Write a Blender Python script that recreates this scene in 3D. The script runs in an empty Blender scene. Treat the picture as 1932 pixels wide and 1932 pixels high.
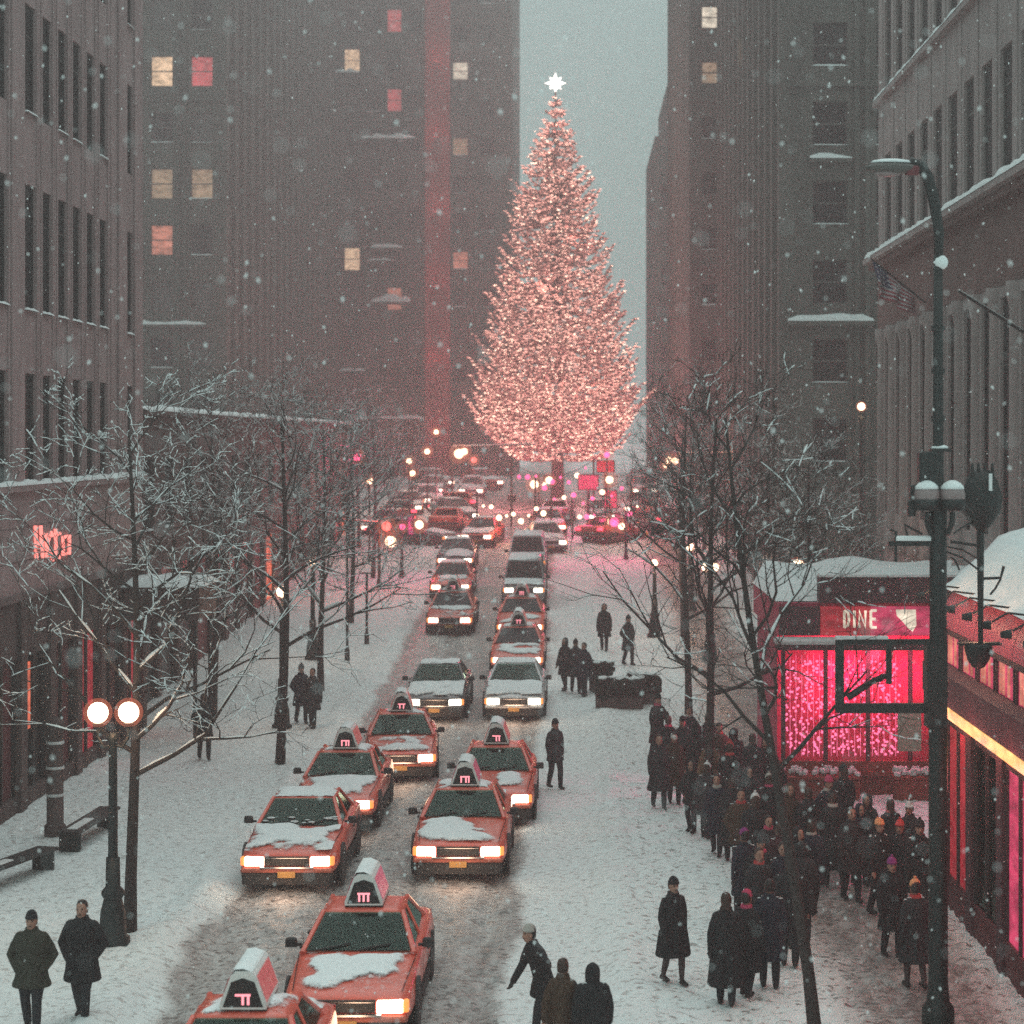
import bpy, math, random
import numpy as np
from mathutils import Vector, Matrix
R = math.radians
PI = math.pi
random.seed(7)
scn = bpy.context.scene
COL = scn.collection

# ------------------------------------------------------------------ camera
CAMZ = 8.8
FPX, VU, VV, WPX = 4000.0, 1082.0, 831.0, 1932.0
cam_d = bpy.data.cameras.new('camera')
cam = bpy.data.objects.new('camera', cam_d)
COL.objects.link(cam)
cam.location = (0, 0, CAMZ)
cam.rotation_euler = (R(90), 0, 0)
cam_d.sensor_width = 36
cam_d.lens = 36 * FPX / WPX
cam_d.shift_x = -(VU / WPX - .5)
cam_d.shift_y = -(.5 - VV / WPX)
cam_d.clip_start = .5
cam_d.clip_end = 6000
cam_d.dof.use_dof = True
cam_d.dof.focus_distance = 42
cam_d.dof.aperture_fstop = 1.3
scn.camera = cam

# ------------------------------------------------------------------ world: heavy snow cloud at dusk
SUN_EL, SUN_ROT = R(62), R(200)
w = bpy.data.worlds.new('World')
scn.world = w
w.use_nodes = True
nt = w.node_tree
nt.nodes.clear()
wo = nt.nodes.new('ShaderNodeOutputWorld')
bg = nt.nodes.new('ShaderNodeBackground')
sky = nt.nodes.new('ShaderNodeTexSky')
sky.sky_type = 'NISHITA'
sky.sun_disc = False
sky.sun_elevation = SUN_EL
sky.sun_rotation = SUN_ROT
sky.air_density = 2.0
sky.dust_density = 6.0
mixw = nt.nodes.new('ShaderNodeMixRGB')
mixw.inputs[0].default_value = .9                     # cloud cover over the clear sky
mixw.inputs[2].default_value = (3.45, 5.0, 4.85, 1)
nt.links.new(sky.outputs[0], mixw.inputs[1])
nt.links.new(mixw.outputs[0], bg.inputs[0])
bg.inputs[1].default_value = .158
nt.links.new(bg.outputs[0], wo.inputs[0])

# ------------------------------------------------------------------ sun behind cloud
sd = bpy.data.lights.new('sun', 'SUN')
sd.energy = 1.15
sd.angle = R(60)
sd.color = (1, .97, .95)
so = bpy.data.objects.new('sun', sd)
COL.objects.link(so)
so.rotation_euler = (R(90) - SUN_EL, 0, R(180) - SUN_ROT + R(180))

scn.view_settings.view_transform = 'Standard'
scn.view_settings.look = 'None'
scn.view_settings.gamma = 1
scn.view_settings.exposure = 0
scn.render.engine = 'CYCLES'
cy = scn.cycles
cy.use_denoising = False
cy.max_bounces = 6
cy.diffuse_bounces = 2
cy.glossy_bounces = 3
cy.transmission_bounces = 3
cy.transparent_max_bounces = 12
cy.volume_bounces = 0
cy.use_adaptive_sampling = True
cy.adaptive_threshold = .025
cy.sample_clamp_indirect = .8
cy.sample_clamp_direct = 5
cy.caustics_reflective = False
cy.caustics_refractive = False


def P(u, v, Y):
    """point at depth Y seen at (u, v) of the photograph (1932 px wide copy)"""
    return Vector(((u - VU) * Y / FPX, Y, CAMZ - (v - VV) * Y / FPX))


def gz(y):
    """the street climbs gently away from us"""
    t = max(0.0, min(y, 168) - 58)
    return .054 * (t - 10 * (1 - math.exp(-t / 10)))


# ------------------------------------------------------------------ value noise
_rs = np.random.RandomState(3)
_LAT = _rs.rand(256, 256)


def vnoise(x, y):
    x = np.asarray(x, float); y = np.asarray(y, float)
    xi = np.floor(x).astype(int); yi = np.floor(y).astype(int)
    fx = x - xi; fy = y - yi
    fx = fx * fx * (3 - 2 * fx); fy = fy * fy * (3 - 2 * fy)
    a = _LAT[xi & 255, yi & 255]; b = _LAT[(xi + 1) & 255, yi & 255]
    c = _LAT[xi & 255, (yi + 1) & 255]; d = _LAT[(xi + 1) & 255, (yi + 1) & 255]
    return (a * (1 - fx) + b * fx) * (1 - fy) + (c * (1 - fx) + d * fx) * fy


def fnoise(x, y, o=4):
    s = 0; a = .5
    for k in range(o):
        s = s + a * vnoise(x * 2 ** k + 17.3 * k, y * 2 ** k + 9.1 * k); a *= .5
    return s


# ------------------------------------------------------------------ materials
MATS = {}


def mat(name, col, rough=.8, var=.0, scale=8., bump=0., emit=None, estr=0., metal=0., spec=.4, coat=0., col2=None,
        sample=True, obj=False, detail=6, streak=None, room=False):
    m = bpy.data.materials.new(name)
    m.use_nodes = True
    t = m.node_tree
    b = t.nodes['Principled BSDF']
    b.inputs['Base Color'].default_value = (*col, 1)
    b.inputs['Roughness'].default_value = rough
    b.inputs['Metallic'].default_value = metal
    b.inputs['Specular IOR Level'].default_value = spec
    b.inputs['Coat Weight'].default_value = coat
    if emit is not None:
        b.inputs['Emission Color'].default_value = (*emit, 1)
        b.inputs['Emission Strength'].default_value = estr
        if not sample:
            m.cycles.emission_sampling = 'NONE'
        if room:
            tc0 = t.nodes.new('ShaderNodeTexCoord'); n0 = t.nodes.new('ShaderNodeTexNoise')
            mp0 = t.nodes.new('ShaderNodeMapping'); mp0.inputs['Scale'].default_value = (1.3, 1, 2.6)
            oi = t.nodes.new('ShaderNodeObjectInfo'); ad = t.nodes.new('ShaderNodeVectorMath')
            t.links.new(tc0.outputs['Object'], mp0.inputs[0]); t.links.new(mp0.outputs[0], ad.inputs[0]); t.links.new(oi.outputs['Location'], ad.inputs[1])
            n0.inputs['Scale'].default_value = 1.7; n0.inputs['Detail'].default_value = 4
            t.links.new(ad.outputs[0], n0.inputs['Vector'])
            mr = t.nodes.new('ShaderNodeMapRange'); mr.inputs[1].default_value = .3; mr.inputs[2].default_value = .7
            mr.inputs[3].default_value = estr * .35; mr.inputs[4].default_value = estr * 1.35
            t.links.new(n0.outputs['Fac'], mr.inputs[0]); t.links.new(mr.outputs[0], b.inputs['Emission Strength'])
    if var or bump or col2:
        tc = t.nodes.new('ShaderNodeTexCoord')
        geo = t.nodes.new('ShaderNodeNewGeometry')
        src = tc.outputs['Object'] if obj else geo.outputs['Position']
        if streak:
            mp = t.nodes.new('ShaderNodeMapping')
            mp.inputs['Scale'].default_value = streak
            t.links.new(src, mp.inputs[0]); src = mp.outputs[0]
        n = t.nodes.new('ShaderNodeTexNoise')
        n.inputs['Scale'].default_value = scale
        n.inputs['Detail'].default_value = detail
        n.inputs['Roughness'].default_value = .65
        t.links.new(src, n.inputs['Vector'])
        if var or col2:
            r = t.nodes.new('ShaderNodeValToRGB')
            r.color_ramp.elements[0].position = .32
            r.color_ramp.elements[1].position = .68
            c2 = col2 if col2 else tuple(min(1, c * (1 + var)) for c in col)
            c1 = col if col2 else tuple(c * (1 - var) for c in col)
            r.color_ramp.elements[0].color = (*c1, 1)
            r.color_ramp.elements[1].color = (*c2, 1)
            t.links.new(n.outputs['Fac'], r.inputs[0])
            t.links.new(r.outputs[0], b.inputs['Base Color'])
        if bump:
            bp = t.nodes.new('ShaderNodeBump')
            bp.inputs['Strength'].default_value = min(1, bump)
            bp.inputs['Distance'].default_value = .02
            t.links.new(n.outputs['Fac'], bp.inputs['Height'])
            t.links.new(bp.outputs[0], b.inputs['Normal'])
    MATS[name] = m
    return m


def glassmat(name, tint, refl=.06, opac=.25, body=(.01, .02, .02)):
    m = bpy.data.materials.new(name)
    m.use_nodes = True
    t = m.node_tree
    t.nodes.clear()
    o = t.nodes.new('ShaderNodeOutputMaterial')
    tr = t.nodes.new('ShaderNodeBsdfTransparent'); tr.inputs[0].default_value = (*tint, 1)
    gl = t.nodes.new('ShaderNodeBsdfGlossy'); gl.inputs['Roughness'].default_value = .06
    gl.inputs[0].default_value = (.34, .50, .44, 1)
    df = t.nodes.new('ShaderNodeBsdfDiffuse'); df.inputs[0].default_value = (*body, 1)
    fr = t.nodes.new('ShaderNodeFresnel'); fr.inputs[0].default_value = 1.5
    m1 = t.nodes.new('ShaderNodeMixShader'); m1.inputs[0].default_value = opac
    t.links.new(tr.outputs[0], m1.inputs[1]); t.links.new(df.outputs[0], m1.inputs[2])
    m2 = t.nodes.new('ShaderNodeMixShader')
    t.links.new(fr.outputs[0], m2.inputs[0])
    t.links.new(m1.outputs[0], m2.inputs[1]); t.links.new(gl.outputs[0], m2.inputs[2])
    t.links.new(m2.outputs[0], o.inputs[0])
    MATS[name] = m
    return m


M = MATS
mat('snow', (.72, .77, .78), .75, col2=(.84, .88, .88), scale=5, bump=.35)
mat('snow_dirty', (.55, .55, .55), .8, col2=(.78, .8, .8), scale=6, bump=.5)
mat('granite', (.33, .245, .245), .85, .2, scale=2.2, bump=.2, streak=(1, 1, .25))
mat('granite_dark', (.15, .115, .115), .85, .25, scale=2, bump=.2, streak=(1, 1, .25))
mat('brown_stone', (.085, .06, .058), .85, .3, scale=1.4, bump=.2, streak=(1, 1, .3))
mat('limestone', (.30, .255, .25), .85, .22, scale=1.8, bump=.2, streak=(1, 1, .2))
mat('frieze', (.14, .085, .08), .85, .25, scale=1.6, bump=.2)
mat('tower', (.058, .066, .057), .9, .3, scale=1.1, bump=.2, streak=(1, 1, .2))
mat('tower_b', (.056, .060, .054), .9, .3, scale=1.0, bump=.2, streak=(1, 1, .15))
mat('tower_c', (.088, .088, .08), .9, .28, scale=.9, bump=.2, streak=(1, 1, .15))
mat('red_brick', (.30, .065, .07), .9, .3, scale=1.2, bump=.2, streak=(1, 1, .15))  # red light wash on the pier put into its base colour
mat('pane_dark', (.008, .009, .011), .35, spec=.18)
mat('pane_shade', (.06, .062, .06), .5, .4, scale=3)
mat('frame_dark', (.03, .028, .028), .6)
mat('frame_grey', (.10, .095, .09), .7)
mat('lit_warm', (.3, .2, .12), .6, emit=(1, .66, .42), estr=1.05, room=True)
mat('lit_red', (.3, .06, .06), .6, emit=(1, .17, .19), estr=.62, room=True)
mat('lit_tan', (.3, .2, .12), .6, emit=(.75, .5, .34), estr=.42, room=True)
mat('lit_orange', (.3, .1, .06), .6, emit=(1, .36, .26), estr=.6, room=True)
mat('lit_pale', (.3, .28, .22), .6, emit=(1, .86, .68), estr=.95, room=True)
mat('lit_shop', (.3, .05, .03), .5, emit=(1, .20, .10), estr=.75, room=True)
mat('lit_pink', (.3, .03, .08), .5, emit=(1, .08, .20), estr=.55, room=True)
mat('lit_crimson', (.3, .02, .03), .5, emit=(.9, .05, .08), estr=.32, room=True)
mat('iron', (.018, .024, .024), .5, .3, scale=14, bump=.15, metal=.3)
mat('bark', (.04, .03, .028), .9, .4, scale=14, bump=.6)
mat('globe_lit', (.9, .8, .7), .4, emit=(1, .74, .50), estr=9)
mat('globe_small', (.9, .8, .7), .4, emit=(1, .68, .46), estr=6)
mat('globe_off', (.26, .20, .20), .35)
mat('headlight', (.9, .9, .85), .2, emit=(1, .88, .70), estr=7)
mat('amber', (.7, .2, .03), .3, emit=(1, .3, .08), estr=1.3)
mat('tail', (.5, .02, .03), .3, emit=(1, .05, .09), estr=5)
mat('taxi', (.70, .115, .075), .38, .14, scale=7, coat=.35, obj=True)
mat('taxi_dirty', (.34, .085, .055), .6, .4, scale=7, coat=.1, obj=True)
mat('car_white', (.55, .56, .57), .4, .1, scale=5, coat=.4, obj=True)
mat('car_dark', (.05, .045, .05), .35, .2, scale=5, coat=.5, obj=True)
mat('car_grey', (.22, .22, .23), .35, .1, scale=5, coat=.5, obj=True)
mat('car_red', (.35, .03, .035), .35, .1, scale=5, coat=.5, obj=True)
mat('trim', (.012, .012, .013), .5, .4, scale=20, bump=.2)
mat('slush_trim', (.045, .042, .042), .9, .6, scale=24, bump=.5, obj=True)
mat('chrome', (.6, .6, .6), .25, metal=1)
mat('tyre', (.018, .018, .018), .85, .3, scale=30)
mat('interior', (.02, .022, .022), .8)
mat('seat_grey', (.16, .17, .16), .8)
mat('coat_driver', (.06, .045, .04), .8)
mat('plate', (.45, .24, .06), .5, .3, scale=40, obj=True)
mat('ad_pink', (.45, .05, .13), .35, col2=(.75, .22, .30), scale=7, obj=True, emit=(1, .10, .24), estr=.16)
mat('ad_red', (.45, .07, .07), .35, col2=(.7, .25, .22), scale=8, obj=True, emit=(1, .12, .14), estr=.16)
mat('sign_glow', (.6, .2, .2), .4, emit=(1, .30, .36), estr=1.5)
mat('sign_white', (.7, .7, .68), .5, .08, scale=8, obj=True)
mat('neon_red', (.6, .1, .1), .4, emit=(1, .20, .17), estr=2.6)
mat('neon_core', (.6, .2, .2), .4, emit=(1, .24, .20), estr=1.7)
mat('pink_bulb', (.8, .3, .4), .4, emit=(1, .22, .42), estr=2.4, sample=False)
mat('pink_wall', (.42, .035, .085), .7, .35, scale=4)
mat('pink_panel', (.62, .10, .15), .42, .16, scale=3)
mat('dark_red', (.10, .02, .025), .7, .4, scale=4)
mat('maroon', (.075, .035, .042), .75, .3, scale=4)
mat('amber_strip', (.8, .5, .2), .4, emit=(1, .50, .16), estr=1.3, room=True)
mat('bulb_tree', (.9, .5, .4), .4, emit=(1, .47, .38), estr=3.1, sample=False)
mat('bulb_tree_hot', (.9, .6, .5), .4, emit=(1, .62, .46), estr=6.5)
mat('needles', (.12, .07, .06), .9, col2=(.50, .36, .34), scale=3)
mat('star', (.9, .9, .9), .4, emit=(1, .95, .88), estr=3.2)
mat('sig_red', (.5, .05, .05), .4, emit=(1, .12, .10), estr=4)
mat('sig_warm', (.8, .6, .4), .4, emit=(1, .66, .42), estr=6)
mat('sig_pink', (.8, .2, .4), .4, emit=(1, .10, .28), estr=2.6)
mat('skin', (.36, .19, .14), .55, .1, scale=20, obj=True)
mat('eye', (.01, .008, .008), .3)
mat('trousers', (.016, .018, .022), .85, .3, scale=20, obj=True)
mat('boots', (.01, .009, .009), .5)
mat('stockings', (.06, .04, .04), .7)
mat('hair_brown', (.045, .025, .018), .6, .5, scale=30, obj=True)
mat('hair_dark', (.015, .011, .010), .55, .4, scale=30, obj=True)
for nm, c in dict(black=(.010, .011, .013), charcoal=(.022, .023, .026), brown=(.055, .030, .018), navy=(.013, .016, .028),
                  olive=(.030, .030, .020), maroonc=(.05, .014, .018), grey=(.20, .19, .18), tanc=(.16, .09, .055)).items():
    mat('coat_' + nm, c, .85, .45, scale=18, bump=.3, obj=True)
for nm, c in dict(pink=(.50, .05, .12), red=(.45, .05, .05), orange=(.75, .30, .14), greyhat=(.38, .35, .32), violet=(.22, .03, .16),
                  white=(.6, .6, .6)).items():
    mat('knit_' + nm, c, .9, .25, scale=40, bump=.4, obj=True)
mat('flag_red', (.30, .03, .05), .8, .2, scale=6)
mat('flag_white', (.42, .40, .42), .8, .15, scale=6)
mat('flag_blue', (.03, .035, .10), .8, .2, scale=6)
mat('board', (.36, .34, .27), .8, .3, scale=12)
mat('planter_red', (.22, .05, .035), .8, .3, scale=6)
mat('hedge', (.018, .022, .017), .9, .5, scale=20)
glassmat('car_glass', (.74, .92, .86), opac=.03, body=(.02, .06, .05))
glassmat('shop_glass', (.85, .8, .82), opac=.05)


# snow covered ground: slush in the wheel lanes, trodden marks elsewhere
def ground_mat(name, lanes, trodden=.5, wet=None):
    m = bpy.data.materials.new(name)
    m.use_nodes = True
    t = m.node_tree
    L = t.links
    b = t.nodes['Principled BSDF']
    geo = t.nodes.new('ShaderNodeNewGeometry')
    sep = t.nodes.new('ShaderNodeSeparateXYZ'); L.new(geo.outputs['Position'], sep.inputs[0])

    def noise(sc, det=5, st=(1, 1, 1)):
        mp = t.nodes.new('ShaderNodeMapping'); mp.inputs['Scale'].default_value = st
        L.new(geo.outputs['Position'], mp.inputs[0])
        n = t.nodes.new('ShaderNodeTexNoise'); n.inputs['Scale'].default_value = sc
        n.inputs['Detail'].default_value = det; n.inputs['Roughness'].default_value = .62
        L.new(mp.outputs[0], n.inputs['Vector'])
        return n.outputs['Fac']

    def math_(op, a, b_=None, clamp=False):
        n = t.nodes.new('ShaderNodeMath'); n.operation = op; n.use_clamp = clamp
        for i, s in enumerate((a, b_)):
            if s is None: continue
            if hasattr(s, 'links'): L.new(s, n.inputs[i])
            else: n.inputs[i].default_value = s
        return n.outputs[0]

    def smooth(x, a, b_):
        n = t.nodes.new('ShaderNodeMapRange'); n.interpolation_type = 'SMOOTHSTEP'
        L.new(x, n.inputs[0]); n.inputs[1].default_value = a; n.inputs[2].default_value = b_
        return n.outputs[0]

    wob = math_('MULTIPLY', math_('SUBTRACT', noise(.22, 3), .5), 1.3)
    x = math_('ADD', sep.outputs[0], wob)
    mask = None
    for (cx, hw, amt) in lanes:
        d = math_('ABSOLUTE', math_('SUBTRACT', x, cx))
        k = math_('MULTIPLY', math_('SUBTRACT', 1., smooth(d, hw * .35, hw)), amt)
        mask = k if mask is None else math_('MAXIMUM', mask, k)
    streak = noise(2.2, 6, (1.6, .45, 1))
    blot = noise(3.4, 7)
    fine = noise(11, 5)
    foot = smooth(noise(6.5, 4, (1, 1.2, 1)), .53, .66)
    if mask is None:
        mask = math_('MULTIPLY', blot, 0.)
    s1 = math_('MULTIPLY', mask, math_('ADD', .35, streak), True)
    dirt = math_('ADD', s1, math_('MULTIPLY', foot, trodden), True)
    dirt = math_('MULTIPLY', dirt, math_('ADD', .45, fine), True)
    r = t.nodes.new('ShaderNodeValToRGB')
    e = r.color_ramp.elements
    e[0].position = 0; e[0].color = (.76, .80, .80, 1)
    e[1].position = 1; e[1].color = (.13, .115, .11, 1)
    k = e.new(.35); k.color = (.58, .58, .57, 1)
    k = e.new(.7); k.color = (.30, .275, .265, 1)
    L.new(dirt, r.inputs[0])
    L.new(r.outputs[0], b.inputs['Base Color'])
    rr = t.nodes.new('ShaderNodeMapRange'); L.new(dirt, rr.inputs[0])
    rr.inputs[3].default_value = .8; rr.inputs[4].default_value = .42 if wet is None else wet
    L.new(rr.outputs[0], b.inputs['Roughness'])
    b.inputs['Specular IOR Level'].default_value = .35
    bp = t.nodes.new('ShaderNodeBump'); bp.inputs['Strength'].default_value = .6; bp.inputs['Distance'].default_value = .05
    L.new(math_('ADD', math_('ADD', math_('MULTIPLY', blot, .8), math_('MULTIPLY', foot, -.35)), math_('MULTIPLY', fine, .35)), bp.inputs['Height'])
    L.new(bp.outputs[0], b.inputs['Normal'])
    MATS[name] = m


ground_mat('road_snow', [(-3.1, .5, .8), (-1.45, .5, .8), (-6.25, .5, .75), (-4.7, .5, .8), (-2.2, 1.3, .75), (-5.4, 1.3, .68), (-3.8, 1.8, .75)], .5)
ground_mat('walk_snow', [], .48)
ground_mat('walk_right', [(5.35, 1.7, .95)], .7, .22)
ground_mat('far_snow', [(-3.5, 4.5, .6)], .5)


# ------------------------------------------------------------------ mesh builder
class MB:
    def __init__(s):
        s.v = []; s.f = []; s.m = []

    def add(s, vs, fs, m=0):
        o = len(s.v)
        s.v += [tuple(p) for p in vs]
        s.f += [tuple(i + o for i in f) for f in fs]
        s.m += [m] * len(fs)
        return s

    def box(s, x0, x1, y0, y1, z0, z1, m=0):
        vs = [(x0, y0, z0), (x1, y0, z0), (x1, y1, z0), (x0, y1, z0), (x0, y0, z1), (x1, y0, z1), (x1, y1, z1), (x0, y1, z1)]
        return s.add(vs, [(0, 3, 2, 1), (4, 5, 6, 7), (0, 1, 5, 4), (1, 2, 6, 5), (2, 3, 7, 6), (3, 0, 4, 7)], m)

    def cbox(s, x0, x1, y0, y1, z0, z1, c=.02, m=0):
        """box with chamfered vertical and top edges"""
        b = [(x0 + c, y0), (x1 - c, y0), (x1, y0 + c), (x1, y1 - c), (x1 - c, y1), (x0 + c, y1), (x0, y1 - c), (x0, y0 + c)]
        cx, cyy = (x0 + x1) / 2, (y0 + y1) / 2
        def ins(p): return (p[0] + (c if p[0] < cx else -c), p[1] + (c if p[1] < cyy else -c))
        vs = [(*p, z0) for p in b] + [(*p, z1 - c) for p in b] + [(*ins(p), z1) for p in b]
        fs = [tuple(range(7, -1, -1))]
        for k in (0, 8):
            fs += [(k + i, k + (i + 1) % 8, k + 8 + (i + 1) % 8, k + 8 + i) for i in range(8)]
        fs.append(tuple(range(16, 24)))
        return s.add(vs, fs, m)

    def bar(s, a, b, r, n=6, r2=None, m=0):
        return s.tube([a, b], [r, r if r2 is None else r2], n, m)

    def tube(s, pts, rad, n=6, m=0, cap=True):
        pts = [Vector(p) for p in pts]
        if not hasattr(rad, '__len__'): rad = [rad] * len(pts)
        vs = []; fs = []
        ref = None
        for i, p in enumerate(pts):
            t = (pts[min(i + 1, len(pts) - 1)] - pts[max(i - 1, 0)])
            if t.length < 1e-9: t = Vector((0, 0, 1))
            t.normalize()
            if ref is None:
                ref = Vector((1, 0, 0)) if abs(t.x) < .8 else Vector((0, 1, 0))
            a = (ref - t * ref.dot(t))
            if a.length < 1e-6: a = t.orthogonal()
            a.normalize(); ref = a
            b = t.cross(a)
            for k in range(n):
                q = 2 * PI * k / n
                vs.append(p + (a * math.cos(q) + b * math.sin(q)) * rad[i])
        for i in range(len(pts) - 1):
            for k in range(n):
                fs.append((i * n + k, i * n + (k + 1) % n, (i + 1) * n + (k + 1) % n, (i + 1) * n + k))
        if cap:
            fs.append(tuple(range(n - 1, -1, -1)))
            fs.append(tuple((len(pts) - 1) * n + k for k in range(n)))
        return s.add(vs, fs, m)

    def lathe(s, prof, c=(0, 0, 0), n=14, m=0, axis='z', sx=1, sy=1):
        vs = []; fs = []
        for (r, z) in prof:
            for k in range(n):
                q = 2 * PI * k / n
                x, y = r * math.cos(q) * sx, r * math.sin(q) * sy
                if axis == 'z': p = (c[0] + x, c[1] + y, c[2] + z)
                elif axis == 'x': p = (c[0] + z, c[1] + x, c[2] + y)
                else: p = (c[0] + x, c[1] + z, c[2] + y)
                vs.append(p)
        for i in range(len(prof) - 1):
            for k in range(n):
                fs.append((i * n + k, i * n + (k + 1) % n, (i + 1) * n + (k + 1) % n, (i + 1) * n + k))
        fs.append(tuple(range(n - 1, -1, -1)))
        fs.append(tuple((len(prof) - 1) * n + k for k in range(n)))
        return s.add(vs, fs, m)

    def ball(s, c, r, n=10, k=6, m=0, sx=1, sy=1, sz=1):
        prof = [(max(1e-4, r * math.sin(PI * i / k)), -r * sz * math.cos(PI * i / k)) for i in range(k + 1)]
        return s.lathe(prof, c, n, m, 'z', sx, sy)

    def rings(s, rs, n=14, m=0, close=True):
        """rs: list of (cx, cy, z, rx, ry)"""
        vs = []; fs = []
        for (cx, cyy, z, rx, ry) in rs:
            for k in range(n):
                q = 2 * PI * k / n
                vs.append((cx + rx * math.cos(q), cyy + ry * math.sin(q), z))
        for i in range(len(rs) - 1):
            for k in range(n):
                fs.append((i * n + k, i * n + (k + 1) % n, (i + 1) * n + (k + 1) % n, (i + 1) * n + k))
        if close:
            fs.append(tuple(range(n - 1, -1, -1)))
            fs.append(tuple((len(rs) - 1) * n + k for k in range(n)))
        return s.add(vs, fs, m)

    def mesh(s, name, mats, smooth=False):
        me = bpy.data.meshes.new(name)
        me.from_pydata(s.v, [], s.f)
        for q in (mats if isinstance(mats, (list, tuple)) else [mats]):
            me.materials.append(MATS[q] if isinstance(q, str) else q)
        me.polygons.foreach_set('material_index', s.m)
        if smooth:
            me.polygons.foreach_set('use_smooth', [True] * len(s.f))
        me.update()
        return me

    def build(s, name, mats, parent=None, smooth=False):
        return link(name, s.mesh(name, mats, smooth), parent)


def link(name, me, parent=None, loc=None, rot=None):
    o = bpy.data.objects.new(name, me)
    COL.objects.link(o)
    if parent is not None: o.parent = parent
    if loc is not None: o.location = loc
    if rot is not None: o.rotation_euler = rot
    return o


def thing(name, label, cat, loc=(0, 0, 0), rz=0, group=None, rx=0):
    o = bpy.data.objects.new(name, None)
    COL.objects.link(o)
    o.location = loc
    o.rotation_euler = (rx, 0, rz)
    o.empty_display_size = .2
    return tag(o, label, cat, group)


def tag(o, label=None, cat=None, group=None, kind=None):
    if label: o['label'] = label
    if cat: o['category'] = cat
    if group: o['group'] = group
    if kind: o['kind'] = kind
    return o


def copy_tree(o, parent=None):
    c = o.copy(); COL.objects.link(c)
    c.parent = parent
    for ch in o.children: copy_tree(ch, c)
    return c


def smooth_eval(o, mods):
    """apply modifiers [(type, settings)] and keep the result as plain mesh"""
    for t, kw in mods:
        md = o.modifiers.new(t.lower(), t)
        for k, v_ in kw.items(): setattr(md, k, v_)
    dg = bpy.context.evaluated_depsgraph_get()
    dg.update()
    me = bpy.data.meshes.new_from_object(o.evaluated_get(dg))
    old = o.data
    o.modifiers.clear()
    o.data = me
    bpy.data.meshes.remove(old)
    return o


def lamp_light(name, parent, loc, color, power, radius=.15):
    d = bpy.data.lights.new(name, 'POINT')
    d.energy = power; d.color = color; d.shadow_soft_size = radius
    o = bpy.data.objects.new(name, d); COL.objects.link(o)
    o.parent = parent; o.location = loc
    return o


# ================================================================== GROUND
def height(x, y):
    g = np.vectorize(gz)(y)
    w_l = 1 / (1 + np.exp((x + 7.0) * 7))           # pavements stand a kerb higher, softened by snow
    w_r = 1 / (1 + np.exp(-(x - .9) * 7))
    rd = 1 - w_l - w_r
    kerb = .13 * (w_l + w_r)
    bank = .26 * np.exp(-((x + 7.1) / .4) ** 2) * fnoise(x * 2, y * .8) + .26 * np.exp(-((x - .8) / .45) ** 2) * fnoise(x * 2 + 5, y * .9)
    n = (fnoise(x * 1.1, y * 1.1, 5) - .5) * .09 + (vnoise(x * 5.1, y * 4.3) - .5) * .022
    rut = 0
    for cx in (-3.1, -1.45, -6.25, -4.7):
        wob = (vnoise(y * .15, 0 * y + cx * 3) - .5) * .5
        rut = rut - .06 * np.exp(-((x - cx - wob) / .22) ** 2)
    return g + kerb + bank + n + rut * rd - .01


def sheet(name, xs, ys, m, smooth=True):
    X, Y = np.meshgrid(np.array(xs), np.array(ys))
    Z = height(X, Y)
    rp = np.random.RandomState(len(name))
    xs_, ys_ = np.array(xs), np.array(ys)
    npit = {'road': 500, 'pavement_left': 1500, 'pavement_right': 3200}[name]
    for k in range(npit // 12):                      # trails of a dozen steps
        px_, py_ = rp.uniform(xs_[0], xs_[-1]), rp.uniform(26, 62)
        an = rp.normal(PI / 2 if rp.rand() < .75 else 0, .35)
        for q in range(12):
            px_ += .62 * math.cos(an); py_ += .62 * math.sin(an); an += rp.normal(0, .1)
            sx_ = px_ + .11 * (-1) ** q * math.sin(an); sy_ = py_ - .11 * (-1) ** q * math.cos(an)
            i0 = np.searchsorted(xs_, sx_ - .3); i1_ = np.searchsorted(xs_, sx_ + .3)
            j0 = np.searchsorted(ys_, sy_ - .35); j1 = np.searchsorted(ys_, sy_ + .35)
            if i1_ - i0 < 2 or j1 - j0 < 2 or i0 == 0 or i1_ == len(xs_): continue
            dx = X[j0:j1, i0:i1_] - sx_; dy = Y[j0:j1, i0:i1_] - sy_
            d2 = (dx / .085) ** 2 + (dy / .15) ** 2
            Z[j0:j1, i0:i1_] += -.055 * np.exp(-d2) + .018 * np.exp(-((np.sqrt(d2) - 1.7) / .5) ** 2)
    nx, ny = len(xs), len(ys)
    v = np.stack([X.ravel(), Y.ravel(), Z.ravel()], 1)
    f = [(j * nx + i, j * nx + i + 1, (j + 1) * nx + i + 1, (j + 1) * nx + i) for j in range(ny - 1) for i in range(nx - 1)]
    b = MB(); b.v = v.tolist(); b.f = f; b.m = [0] * len(f)
    return tag(b.build(name, m, None, smooth), kind='structure')


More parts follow.
